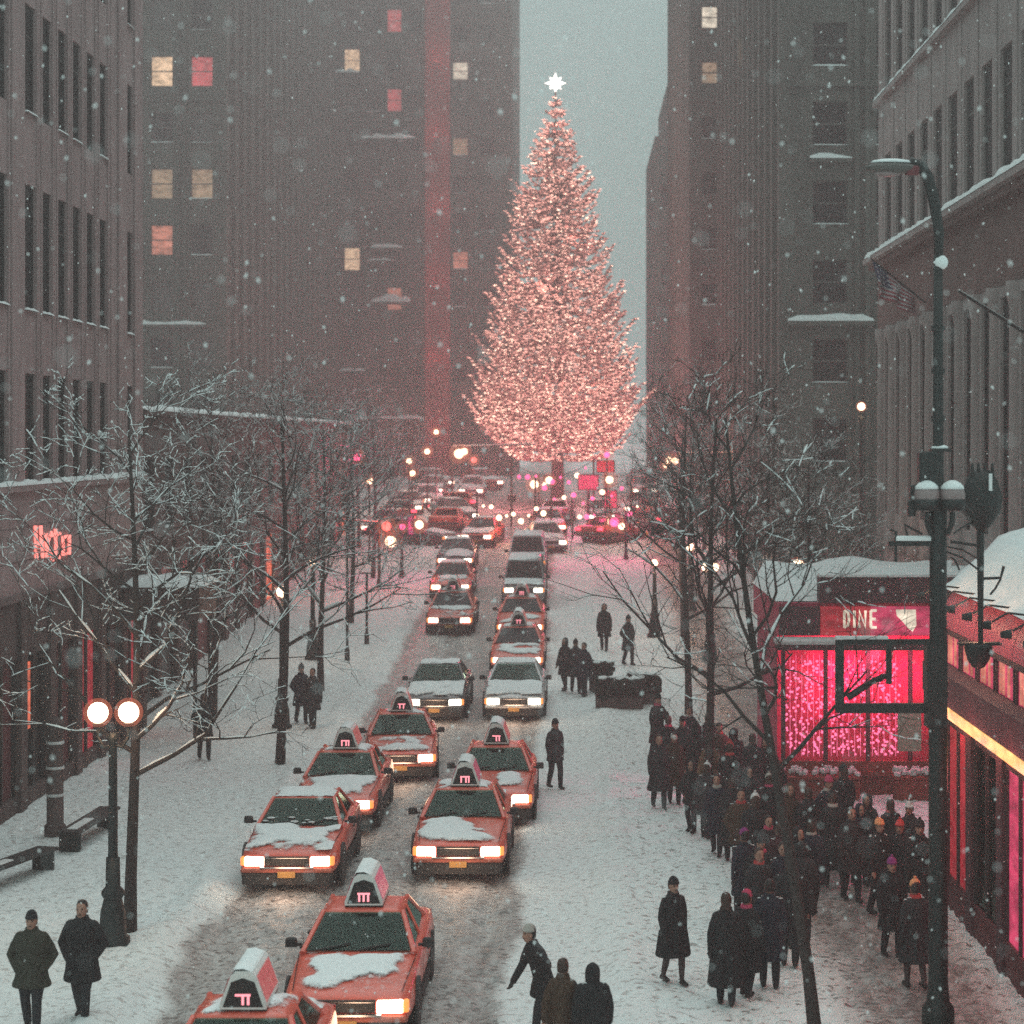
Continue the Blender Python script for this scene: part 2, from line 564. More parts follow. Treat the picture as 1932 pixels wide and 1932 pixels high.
ys = list(np.arange(14, 26, .3)) + list(np.arange(26, 48, .095)) + list(np.arange(48, 64, .16)) + list(np.arange(64, 100, .4)) + list(np.arange(100, 172, 1.0))
sheet('road', np.linspace(-7.0, .9, 84), ys, 'road_snow')
sheet('pavement_left', np.linspace(-14.6, -7.0, 78), ys, 'walk_snow')
sheet('pavement_right', np.linspace(.9, 10.6, 98), ys, 'walk_right')
g = MB()
rows = [-60, 14, 58, 70, 80, 95, 110, 130, 150, 170, 260, 600, 3000]
for i, y in enumerate(rows):
    for x in (-2500, -300, -14.6, 10.6, 300, 2500):
        g.v.append((x, y, gz(y) - .03 - (.12 if y >= 172 else 0)))
for j in range(len(rows) - 1):
    for i in range(5):
        if i == 2 and 14 <= rows[j] < 170: continue
        g.f.append((j * 6 + i, j * 6 + i + 1, (j + 1) * 6 + i + 1, (j + 1) * 6 + i)); g.m.append(0)
tag(g.build('ground', 'far_snow'), kind='structure')


# ================================================================== BUILDINGS
def mapper(face, plane):
    if face == 'front': return lambda a, d, z: (a, plane + d, z)          # looks at the camera
    if face == 'east': return lambda a, d, z: (plane - d, a, z)           # looks to +X (left side of the street)
    return lambda a, d, z: (plane + d, a, z)                              # 'west': looks to -X


FROT = {'front': 0, 'east': R(90), 'west': R(-90)}


def lbox(mb, f, a0, a1, d0, d1, z0, z1, m=0):
    p = f(a0, d0, z0); q = f(a1, d1, z1)
    mb.box(min(p[0], q[0]), max(p[0], q[0]), min(p[1], q[1]), max(p[1], q[1]), z0, z1, m)


def wall_openings(mb, f, a0, a1, z0, z1, cols, rws, depth, m=0):
    """solid wall skin with real openings; cols [(a, w)] centres, rws [(z0, z1)]"""
    e = [a0]
    for (a, wd) in cols: e += [a - wd / 2, a + wd / 2]
    e.append(a1)
    for i in range(0, len(e), 2):
        if e[i + 1] - e[i] > 1e-3: lbox(mb, f, e[i], e[i + 1], 0, depth, z0, z1, m)
    for i in range(1, len(e) - 1, 2):
        zz = [z0]
        for (p, q) in rws: zz += [p, q]
        zz.append(z1)
        for k in range(0, len(zz), 2):
            if zz[k + 1] - zz[k] > 1e-3: lbox(mb, f, e[i], e[i + 1], 0, depth, zz[k], zz[k + 1], m)


_win = {}


def win_meshes(wd, h, pm, style='sash', fm='frame_dark'):
    key = (round(wd, 2), round(h, 2), pm, style, fm)
    if key not in _win:
        fr = MB(); t = .05
        fr.box(-wd / 2, -wd / 2 + t, 0, .07, 0, h); fr.box(wd / 2 - t, wd / 2, 0, .07, 0, h)
        fr.box(-wd / 2 + t, wd / 2 - t, 0, .07, 0, t); fr.box(-wd / 2 + t, wd / 2 - t, 0, .07, h - t, h)
        if style == 'sash':
            fr.box(-wd / 2 + t, wd / 2 - t, .01, .07, h * .5 - .035, h * .5 + .035)
        elif style == 'grid':
            fr.box(-.025, .025, .01, .07, t, h - t)
            for k in (1, 2):
                for s in (-1, 1):
                    a, b = (-wd / 2 + t, -.025) if s < 0 else (.025, wd / 2 - t)
                    fr.box(a, b, .012, .068, h * k / 3 - .02, h * k / 3 + .02)
        else:
            fr.box(-wd / 2 + t, wd / 2 - t, .01, .07, h * .72 - .03, h * .72 + .03)
        pn = MB().box(-wd / 2 + t * .5, wd / 2 - t * .5, .035, .045, t * .5, h - t * .5)
        sn = MB()
        n = 7
        pr = [(-.03, 0), (.0, .05), (.04, .075), (.09, .06), (.12, 0)]
        for i in range(n + 1):
            a = -wd / 2 + wd * i / n
            kk = .65 + .5 * vnoise(np.array(i * 1.7 + wd * 5), np.array(h * 3.)).item()
            if i in (0, n): kk *= .45
            for (d, z) in pr: sn.v.append((a, d - .12, z * kk))
        for i in range(n):
            for j in range(len(pr) - 1):
                sn.f.append((i * 5 + j, (i + 1) * 5 + j, (i + 1) * 5 + j + 1, i * 5 + j + 1)); sn.m.append(0)
        sn.f.append((0, 1, 2, 3, 4)); sn.m.append(0)
        sn.f.append(tuple(n * 5 + j for j in (4, 3, 2, 1, 0))); sn.m.append(0)
        _win[key] = (fr.mesh('window', fm), pn.mesh('pane', pm), sn.mesh('snow', 'snow', True))
    return _win[key]


def add_window(bld, face, f, a, d, z, wd, h, pm='pane_dark', snow=0., style='sash', fm='frame_dark'):
    fr, pn, sn = win_meshes(wd, h, pm, style, fm)
    o = link('window', fr, bld, f(a, d, z), (0, 0, FROT[face]))
    link('pane', pn, o)
    if snow:
        s = link('snow', sn, o)
        s.scale = (1.06, max(1, d / .12), snow)
    return o


def ledge(bld, f, a0, a1, proj, z, h=.12, m='granite', snow=.09, seed=0, name='ledge'):
    mb = MB(); lbox(mb, f, a0, a1, -proj, -.002, z - h, z)
    o = mb.build(name, m, bld)
    if snow:
        sb = MB(); n = max(4, int((a1 - a0) / .45)); rs = random.Random(seed + int(abs(a0) * 10))
        for i in range(n + 1):
            a = a0 + (a1 - a0) * i / n
            k = snow * (.55 + .8 * rs.random()) * (.4 if i in (0, n) else 1)
            for (d, zz) in ((-proj - .015, .0), (-proj * .9, .75), (-proj * .5, 1.), (-.003, .9)):
                sb.v.append(f(a, d, z + .002 + k * zz))
        for i in range(n):
            for j in range(3): sb.f.append((i * 4 + j, (i + 1) * 4 + j, (i + 1) * 4 + j + 1, i * 4 + j + 1)); sb.m.append(0)
        sb.build('snow', 'snow', o, True)
    return o


# ---- left granite building with tall narrow windows
bL = thing('granite_building', 'granite office building with tall narrow windows above red lit shopfront', 'building', (-13, 52, 0))


def child(mb, name, m, parent, smooth=False):
    """mesh given in world coordinates, parented without moving"""
    o = mb.build(name, m, parent, smooth)
    o.matrix_parent_inverse = Matrix.Translation(-Vector(parent.location)) if parent.parent is None else Matrix()
    return o


def zero(o):          # keep world coordinates for children: put the root at the origin of its own base
    o.location = (0, 0, 0)
    return o


zero(bL)
fE = mapper('east', -13)
rowsL = [(7.8, 10.4), (11.9, 14.9), (16.6, 19.2), (20.9, 23.6)]
colsL = [(40.35 + 1.56 * i, .98) for i in range(6)] + [(50.75 + 1.56 * i, .98) for i in range(6)] + [(62.05, .9)]
colsL = [c for c in colsL]
mb = MB()
wall_openings(mb, fE, 38, 63.7, 7.62, 27, colsL, rowsL, .08)
lbox(mb, fE, 38, 63.7, .16, 14, 0, 27)                    # mass of the building
lbox(mb, fE, 38, 63.7, -.05, .155, 5.2, 7.6)              # fascia above the shops
mb.build('wall', 'granite', bL)
for i, (a, wd) in enumerate(colsL):
    for (z0, z1) in rowsL:
        add_window(bL, 'east', fE, a, .06, z0, wd, z1 - z0, 'pane_dark', 1.0 if random.random() < .6 else 0, 'tall')
edges = [c[0] + .78 for c in colsL[:-1]] + [39.5]
for a in edges:                                         # fluted piers between the windows
    mb = MB()
    wd = .26
    lbox(mb, fE, a - wd, a - wd + .12, -.035, -.001, 7.62, 27); lbox(mb, fE, a + wd - .12, a + wd, -.035, -.001, 7.62, 27)
    lbox(mb, fE, a - .05, a + .05, -.025, -.001, 7.62, 27)
    mb.build('pier', 'granite', bL)
for a0, a1 in ((60.4, 61.5), (62.6, 63.7), (48.9, 49.95)):
    mb = MB(); lbox(mb, fE, a0, a1, -.06, -.003, 7.62, 27); mb.build('pier', 'granite', bL)
ledge(bL, fE, 38, 63.7, .2, 7.75, .14, 'granite', .12, 3)
for z in (5.95, 6.75):                                    # joints of the fascia stones
    mb = MB(); lbox(mb, fE, 38, 63.7, -.056, -.051, z, z + .02); mb.build('joint', 'granite_dark', bL)
lbm = MB(); lbox(lbm, fE, 38, 63.7, -.12, -.051, 5.05, 5.22); lbm.build('fascia_lip', 'granite_dark', bL)
# shopfront
for i in range(10):
    a = 38.2 + 2.8 * i
    mb = MB(); lbox(mb, fE, a, a + .55, -.14, .15, 0, 5.04); mb.build('column', 'brown_stone', bL)
for i in range(9):
    a = 38.2 + 2.8 * i
    lit = {3: 'dark_red', 4: 'lit_shop', 5: 'dark_red', 6: 'lit_crimson', 7: 'dark_red', 8: 'lit_crimson'}.get(i, 'pane_dark')
    mb = MB(); lbox(mb, fE, a + .56, a + 2.79, -.05, .15, 0, .5); mb.build('stall_riser', 'brown_stone', bL)
    mb = MB(); lbox(mb, fE, a + .56, a + 2.79, -.05, .15, 3.7, 5.04); mb.build('transom_panel', 'brown_stone', bL)
    wn = MB()
    for q in (.56, 1.62, 2.7): lbox(wn, fE, a + q, a + q + .09, .0, .12, .5, 3.7)
    wo_ = wn.build('shop_window', 'frame_dark', bL)
    mb = MB(); lbox(mb, fE, a + .66, a + 1.61, .08, .10, .5, 3.7, 0); lbox(mb, fE, a + 1.72, a + 2.69, .08, .10, .5, 3.7, 0)
    mb.build('pane', lit if i != 4 else 'pane_dark', wo_)
    if i in (3, 4):
        mb = MB(); lbox(mb, fE, a + .75, a + 1.5, .04, .07, 1.9, 3.5); mb.build('lit_display', 'lit_warm' if i == 3 else 'lit_shop', wo_)
# red neon lettering on the fascia
sg = thing('neon_sign', 'red neon letters on the fascia of the granite building', 'sign')


def fasc(u, v): return P(u, v, -12.9 * FPX / (u - VU))


def stroke(mb, pts, r=.045): mb.tube([fasc(*p) for p in pts], r, 6)


letters = [[[(67, 992), (69, 1056)], [(77, 992), (79, 1030), (81, 1052)], [(68, 1026), (80, 1024)]],
           [[(87, 1006), (88, 1052)], [(97, 1004), (88, 1028)], [(90, 1026), (100, 1057)]],
           [[(105, 998), (106, 1046), (112, 1052)], [(99, 1010), (113, 1006)]],
           [[(119, 1014), (119, 1046), (131, 1044), (131, 1011), (119, 1014)]]]
for L_ in letters:
    mb = MB()
    for s_ in L_: stroke(mb, s_)
    mb.build('letter', 'neon_core', sg)
# entrance canopy at its far end
cn = thing('entrance_canopy', 'snow topped dark entrance canopy at far corner of the granite building', 'canopy')
mb = MB(); mb.box(-12.9, -10.7, 60.6, 63.5, 3.65, 4.6); mb.build('canopy_box', 'brown_stone', cn)
for x, y in ((-10.85, 60.8), (-10.85, 63.3)):
    MB().bar((x, y, 0), (x, y, 3.65), .06, 8).build('post', 'iron', cn)
sb = MB()
for i in range(9):
    for j in range(9):
        x = -12.95 + 2.35 * i / 8; y = 60.5 + 3.1 * j / 8
        e = (i in (0, 8)) or (j in (0, 8))
        sb.v.append((x, y, 4.605 + (0 if e else .16 + .14 * vnoise(np.array(i * .9), np.array(j * .9)).item())))
for i in range(8):
    for j in range(8): sb.f.append((i * 9 + j, (i + 1) * 9 + j, (i + 1) * 9 + j + 1, i * 9 + j + 1)); sb.m.append(0)
sb.build('snow', 'snow', cn, True)

# ---- low shops behind the left trees
bS = thing('low_shop_row', 'low dark row of shops behind the snowy trees', 'building')
fS = mapper('east', -13.6)
mb = MB()
wall_openings(mb, fS, 66, 128, 4.6, 9.6, [(68 + 3.4 * i, 1.5) for i in range(18)], [(5.9, 8.2)], .3)
lbox(mb, fS, 66, 128, .31, 12, -1, 9.6)
mb.build('wall', 'brown_stone', bS)
for i in range(18):
    add_window(bS, 'east', fS, 68 + 3.4 * i, .2, 5.9, 1.5, 2.3, random.choice(['pane_dark', 'pane_dark', 'lit_tan']), .8)
for i in range(19):
    mb = MB(); lbox(mb, fS, 66 + 3.4 * i, 66.6 + 3.4 * i, -.01, .30, -1, 4.59); mb.build('column', 'brown_stone', bS)
for i in range(18):
    mb = MB(); lbox(mb, fS, 66.61 + 3.4 * i, 69.39 + 3.4 * i, .15, .2, -1, 4.59)
    mb.build('shop_pane', random.choice(['pane_dark', 'lit_crimson', 'dark_red', 'pane_dark', 'lit_shop' if i > 6 else 'pane_dark']), bS)
ledge(bS, fS, 66, 128, .3, 9.75, .15, 'brown_stone', .16, 5)


# ---- towers
def tower(name, label, x0, x1, y0, y1, z1, m, fcols=(), frows=(), fw=1.5, fh=2., lit=None, side=None, srows=(), scols=(), sw=1.2, spitch=4.,
          snowp=.35, style='sash', z0=-1, blind=.35):
    b = thing(name, label, 'building')
    mb = MB()
    lit = lit or {}
    f = mapper('front', y0)
    if fcols:
        wall_openings(mb, f, x0, x1, z0, z1, [(c, fw) for c in fcols], [(r, r + fh) for r in frows], .3)
        mb.box(x0, x1, y0 + .31, y1, z0, z1)
    else:
        mb.box(x0, x1, y0, y1, z0, z1)
    mb.build('wall', m, b)
    for i, c in enumerate(fcols):
        for j, r in enumerate(frows):
            pm = lit.get((i, j), 'pane_shade' if random.random() < blind else 'pane_dark')
            add_window(b, 'front', f, c, .2, r, fw, fh, pm, random.choice((.8, 1.2)) if random.random() < snowp else 0, style, 'frame_grey')
    if fcols:
        ed = [x0] + list(fcols) + [x1]
        for i in range(len(ed) - 1):
            a = (ed[i] + ed[i + 1]) / 2
            if 0 < i < len(ed) - 2:
                for dx in (-.22, .22):
                    mb = MB(); mb.box(a + dx - .1, a + dx + .1, y0 - .14, y0 - .002, z0, z1); mb.build('pier', m, b)
        for k in range(2, len(frows), 3):
            zz = frows[k] - (frows[1] - frows[0] - fh) * .5
            mb = MB(); mb.box(x0, x1, y0 - .2, y0 - .145, zz - .14, zz + .14); mb.build('belt_course', m, b)
    if side:
        X = x1 if side == 'east' else x0
        fs_ = mapper(side, X)
        n = int((y1 - y0) / spitch)
        for i in range(n + 1):
            a = y0 + .4 + i * (y1 - y0 - .8) / n
            mb = MB(); lbox(mb, fs_, a - .4, a + .4, -.28, -.002, z0, z1); mb.build('pilaster', m, b)
            if i < n:
                for r in srows:
                    a2 = a + (y1 - y0 - .8) / n / 2
                    fr, pn, sn = win_meshes(sw, fh, 'pane_dark', 'sash', 'frame_grey')
                    o = link('window', fr, b, fs_(a2, -.08, r), (0, 0, FROT[side])); link('pane', pn, o)
    return b


f107 = 3.72
rowsB = [33.2 - 1.0 + f107 * k for k in range(-8, 6)]
bB = tower('dark_tower', 'dark brick tower with scattered lit windows behind the granite building', -36, -23.2, 140, 203, 56, 'tower',
           fcols=[-33.6, -30.4, -27.2, -24.05 - .5], frows=rowsB, fw=1.45, fh=2.0,
           lit={(2, 8): 'lit_warm', (3, 8): 'lit_red', (2, 6): 'lit_tan', (3, 6): 'lit_tan', (2, 5): 'lit_orange'}, side='east', spitch=3.6,
           srows=[rowsB[k] for k in (4, 6, 8, 10)], sw=1.2)
fB = mapper('front', 140)
ledge(bB, fB, -36, -24.2, .35, 16.45, .2, 'tower', .22, 8)
rowsC = [P(0, 210 - 75 * k, 205).z for k in range(-8, 4)]
bC = tower('stepped_tower', 'narrow grey tower with snow ledges left of the red brick pier', -27, -14.5, 205, 230, 66, 'tower_b',
           fcols=[-21.4, -19.3, -17.25, -15.4], frows=rowsC, fw=1.55, fh=2.2,
           lit={(2, 8): 'lit_red', (2, 10): 'lit_red', (0, 9): 'lit_warm', (0, 4): 'lit_warm', (2, 3): 'lit_orange', (1, 9): 'pane_shade'}, snowp=.12)
fC = mapper('front', 205)
for (u0, u1, v, s) in ((682, 785, 262, .35), (700, 760, 468, .3), (695, 745, 492, .2), (700, 775, 570, .5), (665, 800, 790, .25), (640, 690, 700, .2), (625, 680, 138, .3)):
    a0, a1 = P(u0, v, 205).x, P(u1, v, 205).x
    ledge(bC, fC, max(a0, -23.0), min(a1, -14.6), .6, P(0, v, 205).z, .25, 'tower_b', s * 1.2, int(v))
rowsD = [P(0, 150 - 71.5 * k, 206).z for k in range(-9, 3)]
bD = tower('corner_tower', 'hazy tower beside the lit christmas tree, with red brick pier', -14.45, -5.95, 206, 235, 66, 'tower_c',
           fcols=[-11.0, -8.4], frows=rowsD, fw=1.5, fh=1.7,
           lit={(0, 9): 'lit_pale', (0, 7): 'lit_tan', (0, 4): 'lit_orange', (1, 10): 'pane_shade'}, snowp=.2)
mb = MB(); mb.box(-14.4, -11.95, 205.4, 205.99, -1, 66); mb.build('brick_pier', 'red_brick', bD)  # pier whose colour carries the red wash of light
for k in range(7):                                     # red wall washers up the tinted pier
    z = 9 + 7.2 * k
    ho = MB().cbox(-13.5, -12.9, 203.9, 204.2, z, z + .22, .02).build('wall_washer', 'iron', bD)
    MB().bar((-13.2, 204.2, z + .1), (-13.2, 205.4, z + .1), .04, 5).build('bracket', 'iron', ho)
    MB().box(-13.45, -12.95, 203.95, 204.15, z + .22, z + .235).build('lens', 'sig_red', ho)
    lamp_light('washer_light', bD, (-13.2, 203.0, z + .6), (1, .12, .15), 115, .5)
# right side
rowsE = [25.6 - .9 + 3.36 * k for k in range(-5, 4)]
bE = tower('stone_tower', 'grey stone tower with one column of dark snow silled windows', 9.0, 16, 90, 129, 46, 'tower_c',
           fcols=[10.9, 13.6], frows=rowsE, fw=1.5, fh=1.85, snowp=.7, style='sash', side='west', spitch=3.2,
           srows=rowsE[2::2], sw=1.1, blind=.1)
fR = mapper('front', 90)
ledge(bE, fR, 9.05, 12.7, .5, 13.85, .2, 'tower_c', .26, 2)
ledge(bE, fR, 10.0, 11.8, .3, 20.75, .16, 'tower_c', .2, 4)
fW = mapper('west', 9.0)
for (u, v, hh) in ((1405, 95, 1.5), (1390, 315, 1.1)):
    Y = 9 * FPX / (u - VU); z = P(u, v, Y).z
    fr, pn, sn = win_meshes(2.4, hh, 'lit_warm', 'plain', 'frame_grey')
    o = link('window', fr, bE, fW(Y, -.12, z - hh / 2), (0, 0, FROT['west'])); link('pane', pn, o)
rowsF = [34.8 - .7 + 3.4 * k for k in range(-9, 4)]
bF = tower('shoulder_tower', 'tall hazy tower edge against the sky with one bright window', 7.1, 9.0 + 4, 130, 160, 54, 'tower_c',
           fcols=[8.35], frows=rowsF, fw=1.0, fh=1.35, lit={(0, 9): 'lit_pale', (0, 8): 'lit_tan'}, snowp=.2)
bG = tower('far_tower', 'farthest pale tower stepping down behind the christmas tree', 7.7, 22, 200, 225, 37.5, 'tower_c',
           fcols=[8.9, 11.6], frows=[5 + 3.7 * k for k in range(8)], fw=1.3, fh=1.9, snowp=.3)
mb = MB(); mb.box(9.0, 22, 200.5, 225, 37.5, 43); mb.box(10.3, 22, 201, 225, 43, 50); mb.build('upper_storeys', 'tower_c', bG)

# ---- right building with colonnade
bR = thing('colonnade_building', 'pale stone building with snow lined cornice and tall window bays', 'building')
fR1 = mapper('west', 10.5)
colsR = [(44.2 + 2.42 * i, 1.4) for i in range(12)]
mb = MB()
wall_openings(mb, fR1, 40, 73, 15.0, 30, colsR, [(15.15, 18.4), (20.45, 23.9), (25.4, 28.6)], .10)
wall_openings(mb, fR1, 40, 73, 5.2, 12.6, colsR, [(6.4, 12.3)], .10)
lbox(mb, fR1, 40, 73, .2, 14, -1, 30)
mb.build('wall', 'limestone', bR)
mb = MB(); lbox(mb, fR1, 40, 73, -.02, .19, 12.6, 14.6); mb.build('frieze', 'frieze', bR)
mb = MB(); lbox(mb, fR1, 40, 73, -.35, .19, 14.605, 14.8); mb.build('cornice', 'frieze', bR)
ledge(bR, fR1, 40, 73, .55, 14.99, .17, 'limestone', .2, 6, 'cornice_shelf')
ledge(bR, fR1, 40, 73, .22, 20.4, .16, 'limestone', .14, 7)
for (a, wd) in colsR:
    for z0, hh in ((15.15, 3.25), (20.45, 3.45), (25.4, 3.2)):
        add_window(bR, 'west', fR1, a, .08, z0, wd, hh, 'pane_dark', 1.1 if random.random() < .4 else 0, 'tall', 'frame_grey')
    add_window(bR, 'west', fR1, a, .08, 6.4, wd, 5.9, 'pane_dark', 0, 'tall', 'frame_dark')
for i in range(13):
    a = 44.2 + 2.42 * (i - .5)
    mb = MB()
    p = fR1(a, .02, 0)
    prof = [(.27, 5.2), (.27, 5.45), (.22, 5.55), (.21, 8), (.19, 11.9), (.23, 12.1), (.28, 12.3), (.28, 12.58)]
    mb.lathe([(r, z) for r, z in prof], (p[0], p[1], 0), 12)
    mb.build('column', 'limestone', bR, True)
    mb = MB(); lbox(mb, fR1, a - .2, a + .2, -.03, -.002, 15.0, 30); mb.build('pier', 'limestone', bR)


# ================================================================== RIGHT SHOPS
# near store with curved pink fascia and snow roof, facade at X=7
st = thing('corner_store', 'pink lit corner store with curved fascia under deep roof snow', 'shop')
XS = 7.0
fS0 = mapper('west', XS)
mb = MB()
lbox(mb, fS0, 24, 40.4, .45, 3.48, 4.05, 6.0)         # upper block
lbox(mb, fS0, 24, 40.4, 1.2, 3.48, -.2, 4.0)          # back of the shop
mb.build('wall', 'pink_wall', st)
# curved fascia
for k in range(5):
    y0, y1 = 24 + k * 3.28, 24 + (k + 1) * 3.28 - .03
    fb = MB(); n = 8
    for i in range(n + 1):
        q = PI / 2 * i / n
        x = XS + .42 - .42 * math.sin(q); z = 6.0 - .62 * (1 - math.cos(q)) - .1 * i / n
        fb.v += [(x, y0, z), (x, y1, z)]
    for i in range(n): fb.f.append((2 * i, 2 * i + 1, 2 * i + 3, 2 * i + 2)); fb.m.append(0)
    fb.build('fascia_panel', 'pink_panel', st, True)
mb = MB(); mb.box(XS - .02, XS + .44, 24, 40.4, 5.18, 5.27); mb.build('fascia_lip', 'maroon', st)
for k in range(9):                                     # floodlights over the curved fascia
    y = 38.9 - k * 1.55
    fx = thing('x', '', '')
    bpy.data.objects.remove(fx)
    arm = MB().tube([(XS + .35, y, 6.06), (XS - .3, y, 6.14), (XS - .55, y, 6.0)], .018, 5)
    ao = arm.build('lamp_arm', 'iron', st)
    MB().lathe([(.05, -.12), (.075, .02), (.08, .03)], (XS - .6, y, 5.95), 8, 0, 'x').build('lamp_head', 'iron', ao, True)
    if k < 4: lamp_light('flood', st, (XS - .45, y, 5.9), (1, .50, .30), 26, .05)
for k in range(4):                                     # light under the awning and inside the shop
    lamp_light('awning_lamp', st, (XS - .6, 38.5 - k * 3.1, 3.7), (1, .20, .20), 30, .15)
    lamp_light('shop_lamp', st, (XS + .75, 38.6 - k * 2.7, 3.3), (1, .08, .16), 30, .15)
# upper pink window strips
for k in range(10):
    y = 40.1 - k * 1.6
    wn = MB()
    lbox(wn, fS0, y - 1.5, y - 1.42, .02, .44, 4.61, 5.17); lbox(wn, fS0, y - .08, y, .02, .44, 4.61, 5.17)
    o = wn.build('upper_window', 'maroon', st)
    mb = MB(); lbox(mb, fS0, y - 1.41, y - .09, .06, .08, 4.61, 5.17); mb.build('pane', 'lit_pink', o)
    mb = MB()
    for q in (.3, .55, .95): lbox(mb, fS0, y - q - .1, y - q, .03, .055, 4.64, 5.15)
    mb.build('light_tube', 'lit_orange', o)
mb = MB(); lbox(mb, fS0, 24, 40.4, -.35, .44, 4.06, 4.6); mb.build('awning_band', 'maroon', st)
mb = MB(); lbox(mb, fS0, 24, 40.0, -.36, -.20, 3.86, 4.05); mb.build('light_strip', 'amber_strip', st)
for k in range(6):
    y = 40.3 - k * 2.7
    mb = MB(); lbox(mb, fS0, y - .5, y, -.05, .5, -.2, 4.05); mb.build('column', 'maroon', st)
    if k < 5:
        mb = MB(); lbox(mb, fS0, y - 2.69, y - .51, .0, .5, -.2, .7); mb.build('stall_riser', 'dark_red', st)
        wn = MB()
        for q in (.52, 1.55, 2.6): lbox(wn, fS0, y - q - .08, y - q, .0, .12, .7, 3.5)
        lbox(wn, fS0, y - 2.68, y - .52, .0, .13, 3.5, 4.04)
        o = wn.build('shop_window', 'frame_dark', st)
        mb = MB(); lbox(mb, fS0, y - 1.54, y - .61, .05, .06, .7, 3.49); lbox(mb, fS0, y - 2.59, y - 1.64, .05, .06, .7, 3.49)
        mb.build('pane', ['lit_crimson', 'shop_glass', 'lit_pink', 'lit_crimson', 'shop_glass'][k], o)
        mb = MB(); lbox(mb, fS0, y - 1.45, y - .68, .10, .16, .9, 3.1); mb.build('lit_display', ['lit_pink', 'lit_crimson', 'lit_crimson', 'lit_pink', 'lit_crimson'][k], o)
        mb = MB(); lbox(mb, fS0, y - 2.5, y - 1.75, .12, .2, .9, 2.6); mb.build('display_back', 'dark_red', o)
# roof snow, heaped towards the wall behind
sb = MB()
nx, ny = 16, 60
for j in range(ny + 1):
    for i in range(nx + 1):
        t = i / nx
        x = XS - .05 + 3.55 * t; y = 23.9 + 16.6 * j / ny
        n_ = fnoise(np.array(x * .8), np.array(y * .55), 4).item()
        z = 6.02 + (.16 + .85 * min(1, t * 3.2) + .55 * (n_ - .45)) * min(1, 6 * t + .12)
        if j in (0, ny): z = 6.02
        sb.v.append((x, y, z))
for j in range(ny):
    for i in range(nx): sb.f.append((j * 17 + i, j * 17 + i + 1, (j + 1) * 17 + i + 1, (j + 1) * 17 + i)); sb.m.append(0)
sb.build('roof_snow', 'snow', st, True)

# pink restaurant pavilion further on, its front looks at us
kk = thing('restaurant_pavilion', 'magenta lit restaurant pavilion with light curtains and snowy roof', 'shop')
KY, KX0, KX1 = 52.0, 5.05, 10.4
mb = MB()
mb.box(KX0, KX1, KY + .15, KY + 7.5, 4.0, 4.8); mb.box(KX0 + .1, KX1, KY + 1.6, KY + 7.4, 0, 3.99)
mb.build('wall', 'pink_wall', kk)
for (x0, x1) in ((KX0 + .98, 7.7), (7.72, KX1)):
    mb = MB(); mb.box(x0, x1, KY - .06, KY + .5, 4.82, 5.45); o = mb.build('parapet_panel', 'maroon', kk)
    s_ = MB(); s_.cbox(x0, x1, KY - .1, KY + .52, 5.452, 5.53, .03); s_.build('snow', 'snow', o)
# sign band
for (x0, x1, m_) in ((KX0, KX0 + 1.0, 'maroon'), (KX0 + 1.02, 7.28, 'lit_crimson'), (7.3, 8.0, 'lit_pink'), (8.02, 9.0, 'lit_pink'), (9.02, KX1, 'lit_crimson')):
    mb = MB(); mb.box(x0, x1, KY + .02, KY + .14, 4.02, 4.72); mb.build('sign_panel', m_, kk)
lt = thing('restaurant_sign', 'glowing capital letters on the band of the magenta pavilion', 'sign')


def kp(u, v, y=KY - .02): return P(u, v, y)


LET = [[[(1593, 1152), (1593, 1184)], [(1593, 1152), (1600, 1156), (1602, 1168), (1600, 1180), (1593, 1184)]],
       [[(1612, 1152), (1612, 1184)]],
       [[(1621, 1184), (1621, 1152), (1633, 1184), (1633, 1152)]],
       [[(1643, 1184), (1643, 1152)], [(1643, 1152), (1654, 1152)], [(1643, 1168), (1652, 1168)], [(1643, 1184), (1654, 1184)]]]
for L_ in LET:
    mb = MB()
    for s_ in L_: mb.tube([kp(*p) for p in s_], .035, 5)
    mb.build('letter', 'lit_pale', lt)
mb = MB()                                              # glowing leaf shaped emblem beside the letters
pts = [(1690, 1150), (1728, 1150), (1729, 1180), (1722, 1192), (1714, 1186), (1704, 1174), (1692, 1162)]
mb.add([kp(u, v, KY - .03) for u, v in pts] + [kp(u, v, KY + .0) for u, v in pts], [tuple(range(7)), tuple(range(13, 6, -1))] + [(i, i + 7, (i + 1) % 7 + 7, (i + 1) % 7) for i in range(7)])
mb.build('emblem', 'lit_pale', lt)
# canopy with snow edge
mb = MB(); mb.box(KX0 - .1, KX1, KY - .7, KY + .14, 3.72, 3.86); o = mb.build('canopy', 'maroon', kk)
s_ = MB(); s_.cbox(KX0 - .14, 7.1, KY - .74, KY + .1, 3.862, 3.98, .04); s_.build('snow', 'snow_dirty', o)
